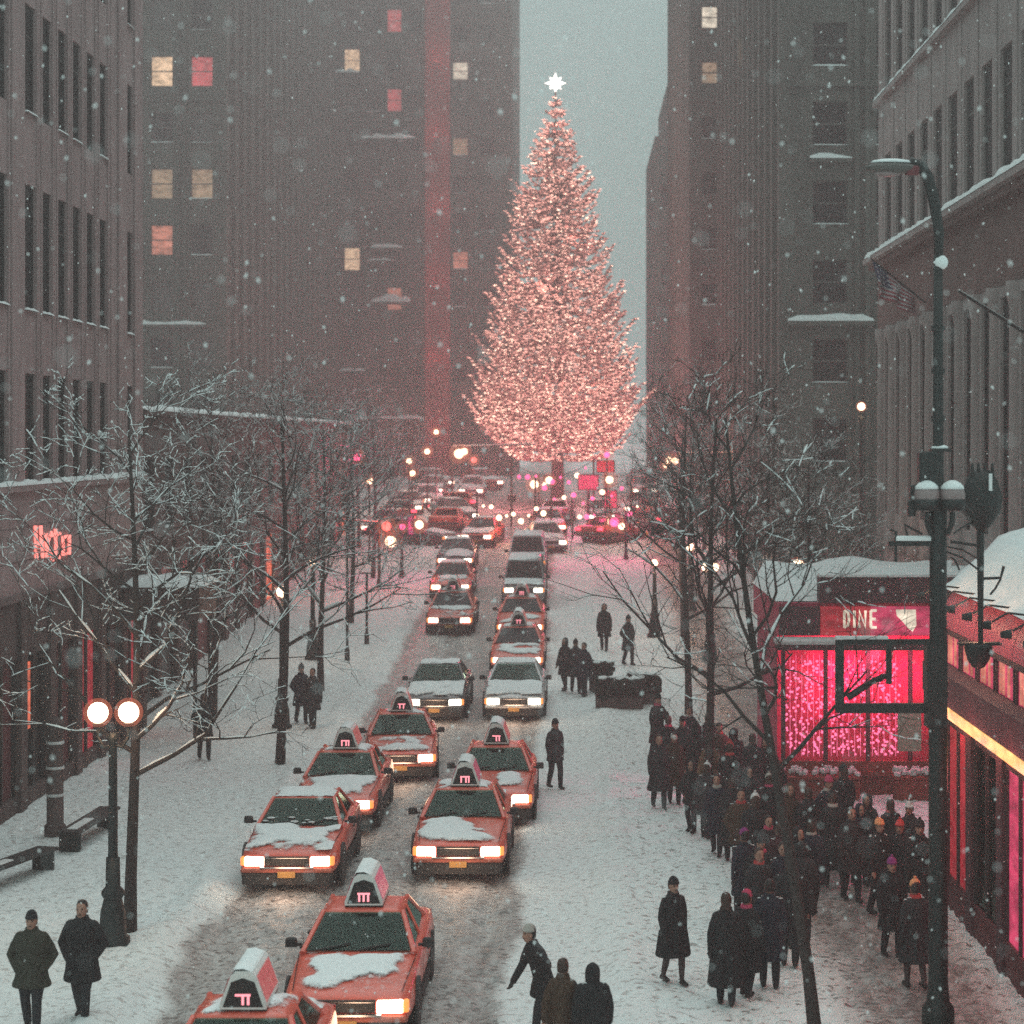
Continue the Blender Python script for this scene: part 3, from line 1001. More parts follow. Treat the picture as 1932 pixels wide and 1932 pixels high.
# glazed front
for i in range(6):
    x = KX0 + .05 + i * 1.04
    mb = MB(); mb.box(x, x + .1, KY, KY + .12, .95, 3.71); mb.build('mullion', 'maroon', kk)
    if i < 5:
        mb = MB(); mb.box(x + .1, x + 1.04, KY + .05, KY + .06, .95, 3.71); mb.build('pane', 'shop_glass', kk)
mb = MB(); mb.box(KX0, KX1, KY - .1, KY + .2, .1, .94); mb.build('stall_riser', 'planter_red', kk)
mb = MB(); mb.box(KX0 - .02, KX1, KY - .2, KY + .21, .60, .70); mb.build('sill', 'planter_red', kk)
rb = random.Random(4)
for k in range(19):                                    # light curtains: one string each
    x = KX0 + .3 + k * .145
    mb = MB(); z = 3.35
    mb.box(x - .004, x + .004, KY + .355, KY + .365, 1.0, 3.5)
    while z > 1.05:
        q = .026 + .01 * rb.random()
        mb.ball((x + rb.uniform(-.12, .12), KY + .34 + rb.uniform(-.1, .1), z), q, 6, 4)
        z -= rb.choice((.05, .07, .09, .2))
    o = mb.build('light_string', 'pink_bulb', kk)
lamp_light('pink_lamp', kk, (KX0 + 1.7, KY + .9, 2.9), (1, .10, .30), 330, .5)
lamp_light('pink_lamp', kk, (KX0 + 3.4, KY + .9, 2.9), (1, .10, .26), 200, .5)
lamp_light('canopy_lamp', kk, (KX0 + 2.4, KY - .5, 3.55), (1, .12, .26), 150, .2)
lamp_light('canopy_lamp', kk, (KX0 + 4.2, KY - .5, 3.55), (1, .12, .26), 150, .2)
bk = MB(); bk.box(7.88, 8.45, KY - .5, KY - .45, 1.25, 2.25); o = bk.build('menu_board', 'board', kk)
for (u, v, r) in ((1716, 1368, .1), (1695, 1352, .05), (1700, 1372, .06), (1727, 1385, .05)):
    MB().ball(P(u, v, KY - .3), r, 8, 6).build('lamp_bulb', 'sig_warm' if r > .08 else 'sig_pink', kk, True)
sb = MB()
for j in range(17):
    for i in range(17):
        x = KX0 - .05 + 5.5 * i / 16; y = KY + .5 + 7 * j / 16
        e = i == 0 or j in (0, 16)
        n_ = fnoise(np.array(x * .9), np.array(y * .7), 4).item()
        sb.v.append((x, y, 4.82 + (0 if e else .32 + .5 * (n_ - .4) + .25 * min(1, j / 6))))
for j in range(16):
    for i in range(16): sb.f.append((j * 17 + i, j * 17 + i + 1, (j + 1) * 17 + i + 1, (j + 1) * 17 + i)); sb.m.append(0)
sb.build('roof_snow', 'snow', kk, True)
for x in (5.3, 6.6):
    pass
# red planter boxes before it
for i, (x, lab) in enumerate(((5.9, 'long red planter box under the magenta windows'), (8.25, 'short orange red planter box below the menu board'))):
    t = thing('planter_box', lab, 'planter', (x, KY - .75, .13))
    hw = 1.0 if i == 0 else .5
    MB().cbox(-hw, hw, -.22, .22, 0, .5, .03).build('box', 'planter_red', t)
    MB().cbox(-hw - .03, hw + .03, -.25, .25, .5, .58, .02).build('rim', 'planter_red', t)
    b = MB(); rr = random.Random(i)
    for q in range(60):
        b.ball((rr.uniform(-hw, hw), rr.uniform(-.2, .2), .62 + rr.random() * .12), .07, 5, 3)
    b.build('plants', 'snow_dirty', t)

# ---- flag and staffs on the colonnade building
fl = thing('flag_staff', 'angled staff with striped flag on the stone building', 'flag', (10.45, 63, 12.9))
MB().bar((0, 0, 0), (-1.7, -.6, 1.25), .035, 6, .025).build('staff', 'iron', fl)
MB().ball((-1.73, -.61, 1.28), .06, 8, 5).build('finial', 'chrome', fl)
fb = MB(); nu, nv = 20, 13
A = Vector((-1.65, -.58, 1.2)); B = Vector((-.35, -.12, .26))
for j in range(nv + 1):
    for i in range(nu + 1):
        p = A.lerp(B, i / nu * .95)
        dr = j / nv
        sag = Vector((.12 * math.sin(i * .7 + j * .2) * dr + .18 * dr, .16 * math.sin(i * .9 + j * .4) * dr, -1.0 * dr + .2 * dr * (i / nu)))
        fb.v.append(tuple(p + sag))
for j in range(nv):
    for i in range(nu):
        k = 2 if (j < 7 and i < 8) else (0 if j % 2 == 0 else 1)
        if k == 2 and (i + j) % 2 == 0 and i % 2 == 1: k = 1
        fb.f.append((j * 21 + i, j * 21 + i + 1, (j + 1) * 21 + i + 1, (j + 1) * 21 + i)); fb.m.append(k)
fb.build('flag_cloth', ['flag_red', 'flag_white', 'flag_blue'], fl, True)
s2 = thing('flag_pole', 'bare snow dusted flagpole jutting from stone building by the lamp', 'flagpole', (10.45, 48.6, 11.2))
MB().bar((0, 0, 0), (-1.9, -1.6, .9), .04, 6, .03).build('staff', 'iron', s2)
MB().bar((0, 0, .04), (-1.9, -1.6, .94), .03, 5, .02).build('snow', 'snow', s2)


# ================================================================== CARS
def interp(tab, y, k):
    ysn = [t[0] for t in tab]
    return float(np.interp(y, ysn, [t[k] for t in tab]))


SEDAN = [(-2.70, .80, .60, .36), (-2.67, .88, .69, .31), (-2.52, .935, .755, .27), (-2.1, .96, .82, .26), (-1.6, .972, .87, .26), (-1.15, .978, .915, .26),
         (-.9, .98, .94, .26), (0, .985, .955, .26), (1.0, .985, .965, .26), (1.6, .975, .97, .26), (2.1, .962, .955, .26), (2.5, .94, .93, .27), (2.66, .89, .86, .31), (2.70, .82, .76, .36)]
VAN = [(-2.45, .80, .70, .40), (-2.42, .88, .85, .34), (-2.3, .93, .98, .32), (-1.9, .95, 1.08, .32), (-1.5, .955, 1.13, .32), (0, .96, 1.14, .32), (2.2, .955, 1.14, .32), (2.42, .93, 1.1, .34), (2.45, .9, 1.05, .38)]


def loft_body(tab):
    b = MB()
    rows_ = 0
    prof = None
    for (y, wd, zt, zb) in tab:
        h = zt - zb
        half = [(0, zb), (wd * .80, zb), (wd * .93, zb + .06), (wd, zb + h * .34), (wd * 1.0, zb + h * .55), (wd * .985, zt - .15), (wd * .945, zt - .05),
                (wd * .86, zt - .005), (wd * .5, zt + .018), (0, zt + .025)]
        ring = half + [(-x, z) for x, z in half[-2:0:-1]]
        n = len(ring)
        b.v += [(x, y, z) for x, z in ring]
        rows_ += 1
    for i in range(rows_ - 1):
        for k in range(n):
            b.f.append((i * n + k, i * n + (k + 1) % n, (i + 1) * n + (k + 1) % n, (i + 1) * n + k)); b.m.append(0)
    b.f.append(tuple(range(n - 1, -1, -1))); b.m.append(0)
    b.f.append(tuple((rows_ - 1) * n + k for k in range(n))); b.m.append(0)
    return b


def quad_in(p, a, b):
    """point in quad p = (bl, br, tr, tl) at a, b"""
    return p[0].lerp(p[1], a).lerp(p[3].lerp(p[2], a), b)


def panel(q, a0, a1, b0, b1, off, th=.012):
    n = (q[1] - q[0]).cross(q[3] - q[0]).normalized()
    c = [quad_in(q, a, b) for a, b in ((a0, b0), (a1, b0), (a1, b1), (a0, b1))]
    v = [p + n * off for p in c] + [p + n * (off - th) for p in c]
    return v, [(0, 1, 2, 3), (7, 6, 5, 4), (0, 4, 5, 1), (1, 5, 6, 2), (2, 6, 7, 3), (3, 7, 4, 0)]


def thin_snow_mat():
    m = bpy.data.materials.new('thin_snow'); m.use_nodes = True
    t = m.node_tree; b_ = t.nodes['Principled BSDF']
    b_.inputs['Base Color'].default_value = (.80, .84, .85, 1); b_.inputs['Roughness'].default_value = .8
    at = t.nodes.new('ShaderNodeAttribute'); at.attribute_name = 'depth'
    tc = t.nodes.new('ShaderNodeTexCoord'); n = t.nodes.new('ShaderNodeTexNoise')
    n.inputs['Scale'].default_value = 9; n.inputs['Detail'].default_value = 7; n.inputs['Roughness'].default_value = .7
    t.links.new(tc.outputs['Object'], n.inputs['Vector'])
    a1 = t.nodes.new('ShaderNodeMath'); a1.operation = 'MULTIPLY_ADD'; a1.inputs[1].default_value = 1.5; a1.inputs[2].default_value = -.62
    t.links.new(n.outputs['Fac'], a1.inputs[0])
    a2 = t.nodes.new('ShaderNodeMath'); a2.operation = 'ADD'
    t.links.new(at.outputs['Fac'], a2.inputs[0]); t.links.new(a1.outputs[0], a2.inputs[1])
    mr = t.nodes.new('ShaderNodeMapRange'); mr.interpolation_type = 'SMOOTHSTEP'; mr.inputs[1].default_value = .12; mr.inputs[2].default_value = .75
    t.links.new(a2.outputs[0], mr.inputs[0]); t.links.new(mr.outputs[0], b_.inputs['Alpha'])
    bp = t.nodes.new('ShaderNodeBump'); bp.inputs['Strength'].default_value = .5; bp.inputs['Distance'].default_value = .03
    t.links.new(n.outputs['Fac'], bp.inputs['Height']); t.links.new(bp.outputs[0], b_.inputs['Normal'])
    MATS['thin_snow'] = m


thin_snow_mat()


def put_snow(b, name, parent):
    if not b.f: return
    o = b.build(name, 'thin_snow', parent, True)
    a = o.data.attributes.new('depth', 'FLOAT', 'POINT'); a.data.foreach_set('value', b.k)


def snow_patch(x0, x1, y0, y1, zf, seed, thr, th=.03, n=46):
    b = MB(); idx = {}; b.k = []
    thr -= .10
    rs = seed * 7.31
    gx = np.linspace(x0, x1, n); gy = np.linspace(y0, y1, n)
    V = np.zeros((n, n))
    for i in range(n):
        for j in range(n):
            e = min(1, 4 * min(i, n - 1 - i, j, n - 1 - j) / n + .05)
            pass
    E_ = np.minimum(np.minimum(np.arange(n)[:, None], n - 1 - np.arange(n)[:, None]), np.minimum(np.arange(n)[None], n - 1 - np.arange(n)[None]))
    GX, GY = np.meshgrid(gx, gy, indexing='ij')
    V = fnoise(GX * 1.35 + rs, GY * 1.35 + rs * .7, 5) * (.55 + .45 * np.minimum(1, 4 * E_ / n + .05))
    def vid(i, j):
        if (i, j) not in idx:
            k = max(0, min(1, (V[i, j] - thr) * 5))
            k = k * k * (3 - 2 * k); b.k.append(k)
            idx[(i, j)] = len(b.v)
            b.v.append((gx[i], gy[j], zf(gx[i], gy[j]) + .004 + th * k))
        return idx[(i, j)]
    for i in range(n - 1):
        for j in range(n - 1):
            if max(V[i, j], V[i + 1, j], V[i, j + 1], V[i + 1, j + 1]) > thr:
                b.f.append((vid(i, j), vid(i + 1, j), vid(i + 1, j + 1), vid(i, j + 1))); b.m.append(0)
    return b


_shared = {}


def shared(key, fn):
    if key not in _shared: _shared[key] = fn()
    return _shared[key]


def car(name, label, X, Y, paint='taxi', sign=None, snow_hood=.42, snow_roof=.40, seed=1, kind='sedan', lights=True, yaw=0., tails=False, detail=True, cat='taxi', group=None,
        driver=False, glass_snow=False):
    slope = math.atan2(gz(Y + 2) - gz(Y - 2), 4)
    c = thing(name, label, cat, (X, Y, gz(Y) + .0), yaw, group, rx=slope)
    tab = SEDAN if kind == 'sedan' else VAN
    yf, yr = tab[0][0], tab[-1][0]
    def body_mesh():
        o = loft_body(tab).build('body', paint, None, True)
        smooth_eval(o, [('SUBSURF', dict(levels=1, render_levels=1))])
        me = o.data; me.name = 'body'
        for p in me.polygons: p.use_smooth = True
        bpy.data.objects.remove(o)
        return me
    link('body', shared(('body', kind, paint), body_mesh), c)
    if kind == 'sedan':
        hb, hr = .965, 1.41
        B4 = [(-.90, -.855), (-.90, .855), (1.75, .80), (1.75, -.80)]
        T4 = [(-.12, -.62), (-.12, .62), (.98, .60), (.98, -.60)]
    else:
        hb, hr = 1.15, 1.92
        B4 = [(-1.35, -.87), (-1.35, .87), (2.3, .86), (2.3, -.86)]
        T4 = [(-.75, -.72), (-.75, .72), (2.15, .70), (2.15, -.70)]
    Bv = [Vector((x, y, hb)) for y, x in B4]; Tv = [Vector((x, y, hr)) for y, x in T4]
    quads = {'front': (Bv[0], Bv[1], Tv[1], Tv[0]), 'right': (Bv[1], Bv[2], Tv[2], Tv[1]), 'rear': (Bv[2], Bv[3], Tv[3], Tv[2]), 'left': (Bv[3], Bv[0], Tv[0], Tv[3])}
    # roof
    def roof_mesh():
        b = MB(); n = 8
        for i in range(n + 1):
            for j in range(n + 1):
                s_ = i / n; t = j / n
                p = Tv[0].lerp(Tv[1], s_).lerp(Tv[3].lerp(Tv[2], s_), t)
                cr = .055 * (1 - (2 * s_ - 1) ** 4) * (1 - (2 * t - 1) ** 4)
                ov = .03
                b.v.append((p.x * 1.04, p.y + (2 * t - 1) * ov, p.z + cr))
        for i in range(n):
            for j in range(n): b.f.append((i * 9 + j, (i + 1) * 9 + j, (i + 1) * 9 + j + 1, i * 9 + j + 1)); b.m.append(0)
        o_ = len(b.v)
        b2 = [(x, y, z - .05) for x, y, z in b.v]
        edge = [i * 9 for i in range(9)] + [72 + j for j in range(1, 9)] + [i * 9 + 8 for i in range(7, -1, -1)] + [j for j in range(7, 0, -1)]
        b.v += [b2[i] for i in edge]
        m_ = len(edge)
        for i in range(m_): b.f.append((edge[i], o_ + i, o_ + (i + 1) % m_, edge[(i + 1) % m_])); b.m.append(0)
        b.f.append(tuple(o_ + i for i in range(m_))); b.m.append(0)
        return b.mesh('roof', paint, True)
    link('roof', shared(('roof', kind, paint), roof_mesh), c)
    for k in range(4): MB().bar(Bv[k] + Vector((0, 0, -.03)), Tv[k], .055, 6, .045).build('pillar', paint, c)
    mids = (.47,) if kind == 'sedan' else (.3, .62)
    for qn in ('right', 'left'):
        q = quads[qn]
        for s_ in mids:
            s2_ = s_ if qn == 'right' else 1 - s_
            MB().bar(quad_in(q, s2_, -.03), quad_in(q, s2_, 1.), .04, 5).build('pillar', paint, c)
    # glass
    for qn, nm in (('front', 'windshield'), ('rear', 'rear_window')):
        if qn == 'rear' and not detail: continue
        v_, f_ = panel(quads[qn], .03, .97, .02, .97, .012); MB().add(v_, f_).build(nm, 'car_glass' if detail else 'pane_dark', c)
    for qn in ('right', 'left'):
        ed = [0] + list(mids) + [1]
        if qn == 'left': ed = [1 - e for e in ed][::-1]
        for s0, s1 in zip(ed[:-1], ed[1:]):
            v_, f_ = panel(quads[qn], s0 + .03, s1 - .03, .05, .93, .008); MB().add(v_, f_).build('side_window', 'car_glass' if detail else 'pane_dark', c)
    if detail:
        q = quads['front']; nq = (q[1] - q[0]).cross(q[3] - q[0]).normalized()
        for a0, a1 in ((.12, .42), (.50, .80)):
            MB().bar(quad_in(q, a0, .0) + nq * .03, quad_in(q, a1, .16) + nq * .03, .012, 5).build('wiper', 'trim', c)
        # bonnet shut lines
        for s_ in (-1, 1):
            pts_ = [Vector((s_ * (.80 + .02 * k), yf + .25 + k * (B4[0][0] - yf - .3) / 5, interp(tab, yf + .25 + k * (B4[0][0] - yf - .3) / 5, 2) + .004)) for k in range(6)]
            MB().tube(pts_, .007, 4).build('shut_line', 'trim', c)
    # front end
    zh = .60 if kind == 'sedan' else .80
    for s_ in (-1, 1):
        hl = MB().cbox(s_ * .64 - .19, s_ * .64 + .19, yf - .035, yf + .12, zh - .085, zh + .085, .02)
        hl.build('headlight', 'headlight' if lights else 'chrome', c)
        MB().cbox(s_ * .865 - .045, s_ * .865 + .045, yf + .0, yf + .18, zh - .08, zh + .075, .015).build('turn_signal', 'amber' if lights else 'trim', c)
        MB().box(s_ * .72 - .16, s_ * .72 + .16, yr - .04, yr + .03, .66, .82).build('taillight', 'tail' if tails else 'car_red', c)
        if lights and detail:
            pass
    if lights and Y < 70: lamp_light('headlamp_glow', c, (0, yf - .7, .5), (1, .62, .40), 22, .3)
    gr = MB().box(-.43, .43, yf - .02, yf + .1, zh - .085, zh + .09); go = gr.build('grille', 'trim', c)
    if detail:
        for k in range(5):
            z = zh - .06 + k * .03
            MB().box(-.41, .41, yf - .03, yf - .021, z, z + .008).build('slat', 'chrome' if k == 4 else 'frame_grey', go)
    MB().cbox(-.9, .9, yf - .10, yf + .25, .40, .475, .03).build('bumper', paint if paint != 'taxi' else 'taxi_dirty', c)
    MB().box(-.52, .52, yf - .105, yf - .02, .476, .505).build('bumper_strip', 'chrome', c)
    MB().cbox(-.87, .87, yf - .06, yf + .3, .16, .40, .03).build('air_dam', 'slush_trim', c)
    MB().box(-.17, .17, yf - .115, yf - .102, .30, .42).build('licence_plate', 'plate', c)
    MB().cbox(-.93, .93, yr - .25, yr + .09, .36, .56, .03).build('rear_bumper', 'slush_trim', c)
    for s_ in (-1, 1):
        MB().cbox(s_ * .95 - .03, s_ * .95 + .03, -1.2, 1.1, .17, .33, .01).build('sill', 'slush_trim', c)
    # wheels
    r = .345
    def tyre_me(): return MB().lathe([(r * .62, -.105), (r * .93, -.11), (r, -.08), (r, .08), (r * .93, .11), (r * .62, .105)], (0, 0, 0), 20, 0, 'x').mesh('tyre', 'tyre', True)
    def rim_me():
        b = MB().lathe([(r * .60, -.1), (r * .6, .1)], (0, 0, 0), 14, 0, 'x')
        return b.mesh('rim', 'frame_grey')
    wy = (-1.62, 1.38) if kind == 'sedan' else (-1.5, 1.45)
    for yy in wy:
        for s_ in (-1, 1):
            wh = link('wheel', shared('hub', lambda: MB().lathe([(.07, -.112), (.07, .112)], (0, 0, 0), 8, 0, 'x').mesh('wheel', 'chrome')), c, (s_ * .87, yy, r))
            link('tyre', shared('tyre', tyre_me), wh); link('rim', shared('rim', rim_me), wh)
            ar = MB()
            ar.lathe([(r + .085, -.02), (r + .085, .02), (r + .0, .022)], (s_ * .975, yy, r), 16, 0, 'x')
            ar.build('wheel_arch', 'slush_trim', c)
    # mirrors, doors
    for s_ in (-1, 1):
        yb = B4[0][0] + .25
        m_ = MB(); m_.cbox(s_ * 1.06 - .09, s_ * 1.06 + .09, yb - .06, yb + .05, hb + .02, hb + .16, .025); m_.box(min(s_ * .9, s_ * 1.0), max(s_ * .9, s_ * 1.0), yb - .02, yb + .03, hb + .03, hb + .07)
        m_.build('side_mirror', 'trim', c)
        if detail:
            for y0, y1 in ((-.85, .30), (.32, 1.3)):
                d_ = MB()
                x = s_ * .992
                for (a0, a1, z0, z1) in ((y0, y0 + .012, .36, .9), (y1 - .012, y1, .36, .9), (y0 + .012, y1 - .012, .36, .372)):
                    d_.box(min(x, x + s_ * .004), max(x, x + s_ * .004), a0, a1, z0, z1)
                do = d_.build('door', 'trim', c)
                MB().box(min(x, x + s_ * .03), max(x, x + s_ * .03), y1 - .25, y1 - .08, .78, .815).build('handle', 'trim', do)
    if detail:
        ii = MB(); ii.box(-.8, .8, B4[0][0] + .2, B4[2][0] - .25, hb + .005, hb + .035)
        ii.cbox(-.76, .76, B4[0][0] + .22, B4[0][0] + .5, hb + .03, hb + .10, .03); ii.build('interior', 'interior', c)
        for s_ in (-1, 1):
            b = MB(); b.cbox(s_ * .36 - .24, s_ * .36 + .24, .32, .46, hb, hb + .17, .05); b.cbox(s_ * .36 - .12, s_ * .36 + .12, .34, .44, hb + .18, hb + .33, .04)
            b.build('seat', 'seat_grey', c)
        b = MB(); b.cbox(-.7, .7, 1.1, 1.24, hb, hb + .16, .05); b.build('rear_seat', 'seat_grey', c)
        if Y < 60:
            b = MB(); b.rings([(.36, .22, hb - .1, .2, .12), (.36, .2, hb + .06, .21, .12), (.36, .2, hb + .12, .13, .09), (.36, .19, hb + .15, .055, .055), (.36, .18, hb + .19, .07, .08), (.36, .18, hb + .27, .08, .095), (.36, .18, hb + .34, .06, .07), (.36, .18, hb + .37, .02, .02)], 10)
            b.m = [1 if i >= 3 * 10 + 0 and i < 70 else 0 for i in range(len(b.f))]
            d_ = b.build('driver', ['coat_driver', 'skin'], None, True); d_.name = 'person'; d_.location = c.location; d_.rotation_euler = c.rotation_euler
            tag(d_, 'driver at the wheel of the ' + ' '.join(label.replace(',', '').split()[:9]), 'person', 'drivers')
        b = MB(); b.cbox(-.09, .09, -.16, -.13, hr - .13, hr - .07, .01); b.build('rear_mirror', 'sign_white', c)
    zf = lambda x, y: interp(tab, y, 2) + .03 - .02 * (abs(x) / .9) ** 2
    if snow_hood:
        b = snow_patch(-.86, .86, yf + .15, B4[0][0] + .02, zf, seed, .56 - .3 * snow_hood, .06)
        put_snow(b, 'hood_snow', c)
    def zr(x, y):
        t = (y - T4[0][0]) / (T4[2][0] - T4[0][0]); s_ = x / (2 * T4[0][1] * 1.04) + .5
        s_ = min(1, max(0, s_)); t = min(1, max(0, t))
        return hr + .055 * (1 - (2 * s_ - 1) ** 4) * (1 - (2 * t - 1) ** 4) + .004
    if snow_roof:
        b = snow_patch(-T4[0][1], T4[0][1], T4[0][0] + .01, T4[2][0], zr, seed + 5, .56 - .3 * snow_roof, .04)
        put_snow(b, 'roof_snow', c)
    if kind == 'sedan' and detail:
        b = snow_patch(-.8, .8, 1.85, 2.6, zf, seed + 9, .36, .04)
        put_snow(b, 'boot_snow', c)
    if glass_snow:
        q = quads['front']; n = (q[1] - q[0]).cross(q[3] - q[0]).normalized()
        rs = random.Random(seed); b = MB()
        for k in range(14):
            p = quad_in(q, rs.uniform(.05, .95), rs.uniform(.02, .3)) + n * .02
            b.ball(p, rs.uniform(.03, .07), 6, 4, 0, 1.6, 1, .35)
        b.build('windshield_snow', 'snow_dirty', c)
    if sign:
        s0, s1, hw, hz, z0 = -.05, 1.12, .30, .43, hr + .075
        MB().box(-.3, .3, s0 + .05, s1 - .05, hr + .045, z0).build('sign_base', 'trim', c)
        sgn = MB()
        pr = [(-hw, z0), (hw, z0), (hw, z0 + .06), (.16, z0 + hz), (.10, z0 + hz + .055), (-.10, z0 + hz + .055), (-.16, z0 + hz), (-hw, z0 + .06)]
        for y in (s0, s1): sgn.v += [(x, y, z) for x, z in pr]
        n = len(pr)
        sgn.f = [tuple(range(n)), tuple(range(2 * n - 1, n - 1, -1))] + [(i, i + n, (i + 1) % n + n, (i + 1) % n) for i in range(n)]
        sgn.m = [0] * len(sgn.f)
        so_ = sgn.build('roof_sign', 'sign_white', c)
        # front plate and glowing number
        pr2 = [(-hw + .04, z0 + .03), (hw - .04, z0 + .03), (.15, z0 + hz * .82), (.0, z0 + hz * .94), (-.15, z0 + hz * .82)]
        f_ = MB().add([(x, s0 - .004, z) for x, z in pr2], [tuple(range(5))]); f_.build('sign_face', 'trim', so_)
        d_ = MB()
        for x in ((-.07, .0, .07), (-.05, .05), (-.08, .02, .08), (.0, .07))[seed % 4]:
            d_.box(x - .016, x + .016, s0 - .012, s0 - .005, z0 + .06, z0 + .17)
        if seed % 3 != 1: d_.box(-.1, .1, s0 - .0125, s0 - .0055, z0 + .171, z0 + .20)
        d_.build('sign_number', 'sign_glow', so_)
        for s_ in (-1, 1):
            q = (Vector((s_ * hw, s0 + .06, z0 + .06)), Vector((s_ * hw, s1 - .06, z0 + .06)), Vector((s_ * .16, s1 - .06, z0 + hz)), Vector((s_ * .16, s0 + .06, z0 + hz)))
            if s_ < 0: q = (q[1], q[0], q[3], q[2])
            v_, f2 = panel(q, .02, .98, .05, .95, .008); MB().add(v_, f2).build('advert_panel', 'ad_pink' if sign == 1 else 'ad_red', so_)
        # snow along the left slope and ridge
        sb = MB(); m_ = 8
        for i in range(m_ + 1):
            y = s0 + .02 + (s1 - s0 - .04) * i / m_
            k = .02 + .02 * random.random()
            for (x, z) in ((.12, z0 + hz + .045), (.0, z0 + hz + .06 + k), (-.12, z0 + hz + .05 + k), (-.20, z0 + hz * .8 + k), (-.26, z0 + .2)): sb.v.append((x, y, z))
        for i in range(m_):
            for j in range(4): sb.f.append((i * 5 + j, (i + 1) * 5 + j, (i + 1) * 5 + j + 1, i * 5 + j + 1)); sb.m.append(0)
        sb.build('snow', 'snow', so_, True)
    return c


G1 = 'taxis queuing towards us'
car('taxi', 'orange taxi cut off by bottom edge, rounded snowy roof sign', -4.25, 27.3, sign=2, snow_hood=.2, snow_roof=.28, seed=3, group=G1)
car('taxi', 'orange taxi second in the queue, pink advert on its tall roof sign', -3.3, 33.4, sign=1, snow_hood=.34, snow_roof=.22, seed=8, group=G1)
car('taxi', 'orange taxi without roof sign, bonnet and windshield half covered in snow', -5.58, 44.0, sign=None, snow_hood=.78, snow_roof=.8, seed=2, group=G1, glass_snow=True)
car('taxi', 'orange taxi with bright headlights and one snow patch on bonnet, front of right lane', -2.3, 45.0, sign=1, snow_hood=.36, snow_roof=.3, seed=14, group=G1)
car('taxi', 'orange taxi tucked close behind the front right lane taxi', -1.86, 51.2, sign=2, snow_hood=.3, snow_roof=.2, seed=11, group=G1)
car('taxi', 'orange taxi behind the snow covered one, white roof sign', -5.42, 50.4, sign=2, snow_hood=.55, snow_roof=.4, seed=6, group=G1)
car('taxi', 'orange taxi in left lane angled slightly inwards, white patch on bonnet', -4.65, 57.4, sign=2, snow_hood=.5, snow_roof=.5, seed=21, yaw=R(4), group=G1)
car('sedan_car', 'white snow capped car in left lane behind the taxis', -4.3, 68.2, paint='car_dark', snow_hood=1.0, snow_roof=.9, seed=5, cat='car')
car('sedan_car', 'pale car in right lane with two bright round headlights', -1.85, 68.4, paint='car_white', snow_hood=.9, snow_roof=.9, seed=7, cat='car')
car('taxi', 'hazy orange taxi directly behind the pale car in right lane', -2.0, 77.4, sign=2, snow_hood=.3, snow_roof=.4, seed=9, group=G1, detail=False)
car('taxi', 'distant orange taxi with roof sign, third back from pale car', -2.1, 86.0, sign=2, snow_hood=.4, snow_roof=.7, seed=12, group=G1, detail=False)
car('van', 'dark van with snow on roof far up the right lane', -2.2, 96, paint='car_grey', kind='van', snow_hood=.9, snow_roof=.8, seed=13, cat='van', detail=False)
car('van', 'pale van following the dark van near the junction', -2.3, 107, paint='car_white', kind='van', snow_hood=.9, snow_roof=1, seed=17, cat='van', detail=False)
car('taxi', 'hazy orange taxi in left lane behind the white snow capped car', -5.0, 88, sign=2, snow_hood=.5, snow_roof=.6, seed=15, group=G1, detail=False)
car('taxi', 'far orange taxi in left lane beside the dark van', -5.6, 99, sign=None, snow_hood=.4, snow_roof=.7, seed=16, group=G1, detail=False)
car('sedan_car', 'dark car far up the left lane', -6.0, 110, paint='car_dark', snow_hood=.9, snow_roof=.9, seed=19, cat='car', detail=False)
protos = []
for i, (x, y, pt, yw, tl, lb) in enumerate(((-9.2, 121, 'car_dark', 62, True, 'dark car turning in at the left of the junction'), (-1.6, 119, 'car_white', 8, False, 'white car at the mouth of the junction above the pale van'),
                                            (2.2, 122, 'car_red', 150, True, 'red car leaving at right of the junction with magenta tail lamps'), (-5.2, 122, 'taxi', -6, False, 'orange cab entering the junction below the christmas tree'))):
    protos.append(car('distant_car', lb, x, y, paint=pt, snow_hood=.9, snow_roof=1, seed=30 + i, yaw=R(yw), cat='car', detail=False, tails=tl, group='cars jammed beyond the junction'))
rs = random.Random(12)
for j, y in enumerate((128, 134.5, 141, 148, 156, 164)):
    col_ = 0
    for x in (-10.6, -7.6, -4.6, -1.4, 1.8, 5.0):
        if abs(x + 1.1) < 3.6 and y > 138: continue            # the tree stands here
        if rs.random() < .12: continue
        kp_ = rs.randrange(4)
        c = copy_tree(protos[kp_]); col_ += 1
        yy = y + rs.uniform(-1, 1)
        c.location = (x + rs.uniform(-.5, .5), yy, gz(yy))
        c.rotation_euler = (math.atan2(gz(yy + 2) - gz(yy - 2), 4), 0, R(rs.choice((0, 5, -12, 20, 175, 190, 70))))
        c['label'] = 'hazy %s, number %s from left in row %s of the tree foot jam' % (('dark car', 'white car', 'red car', 'orange cab')[kp_], ('one', 'two', 'three', 'four', 'five', 'six')[col_ - 1], ('one', 'two', 'three', 'four', 'five', 'six')[j])
        c['group'] = 'cars around the christmas tree foot'


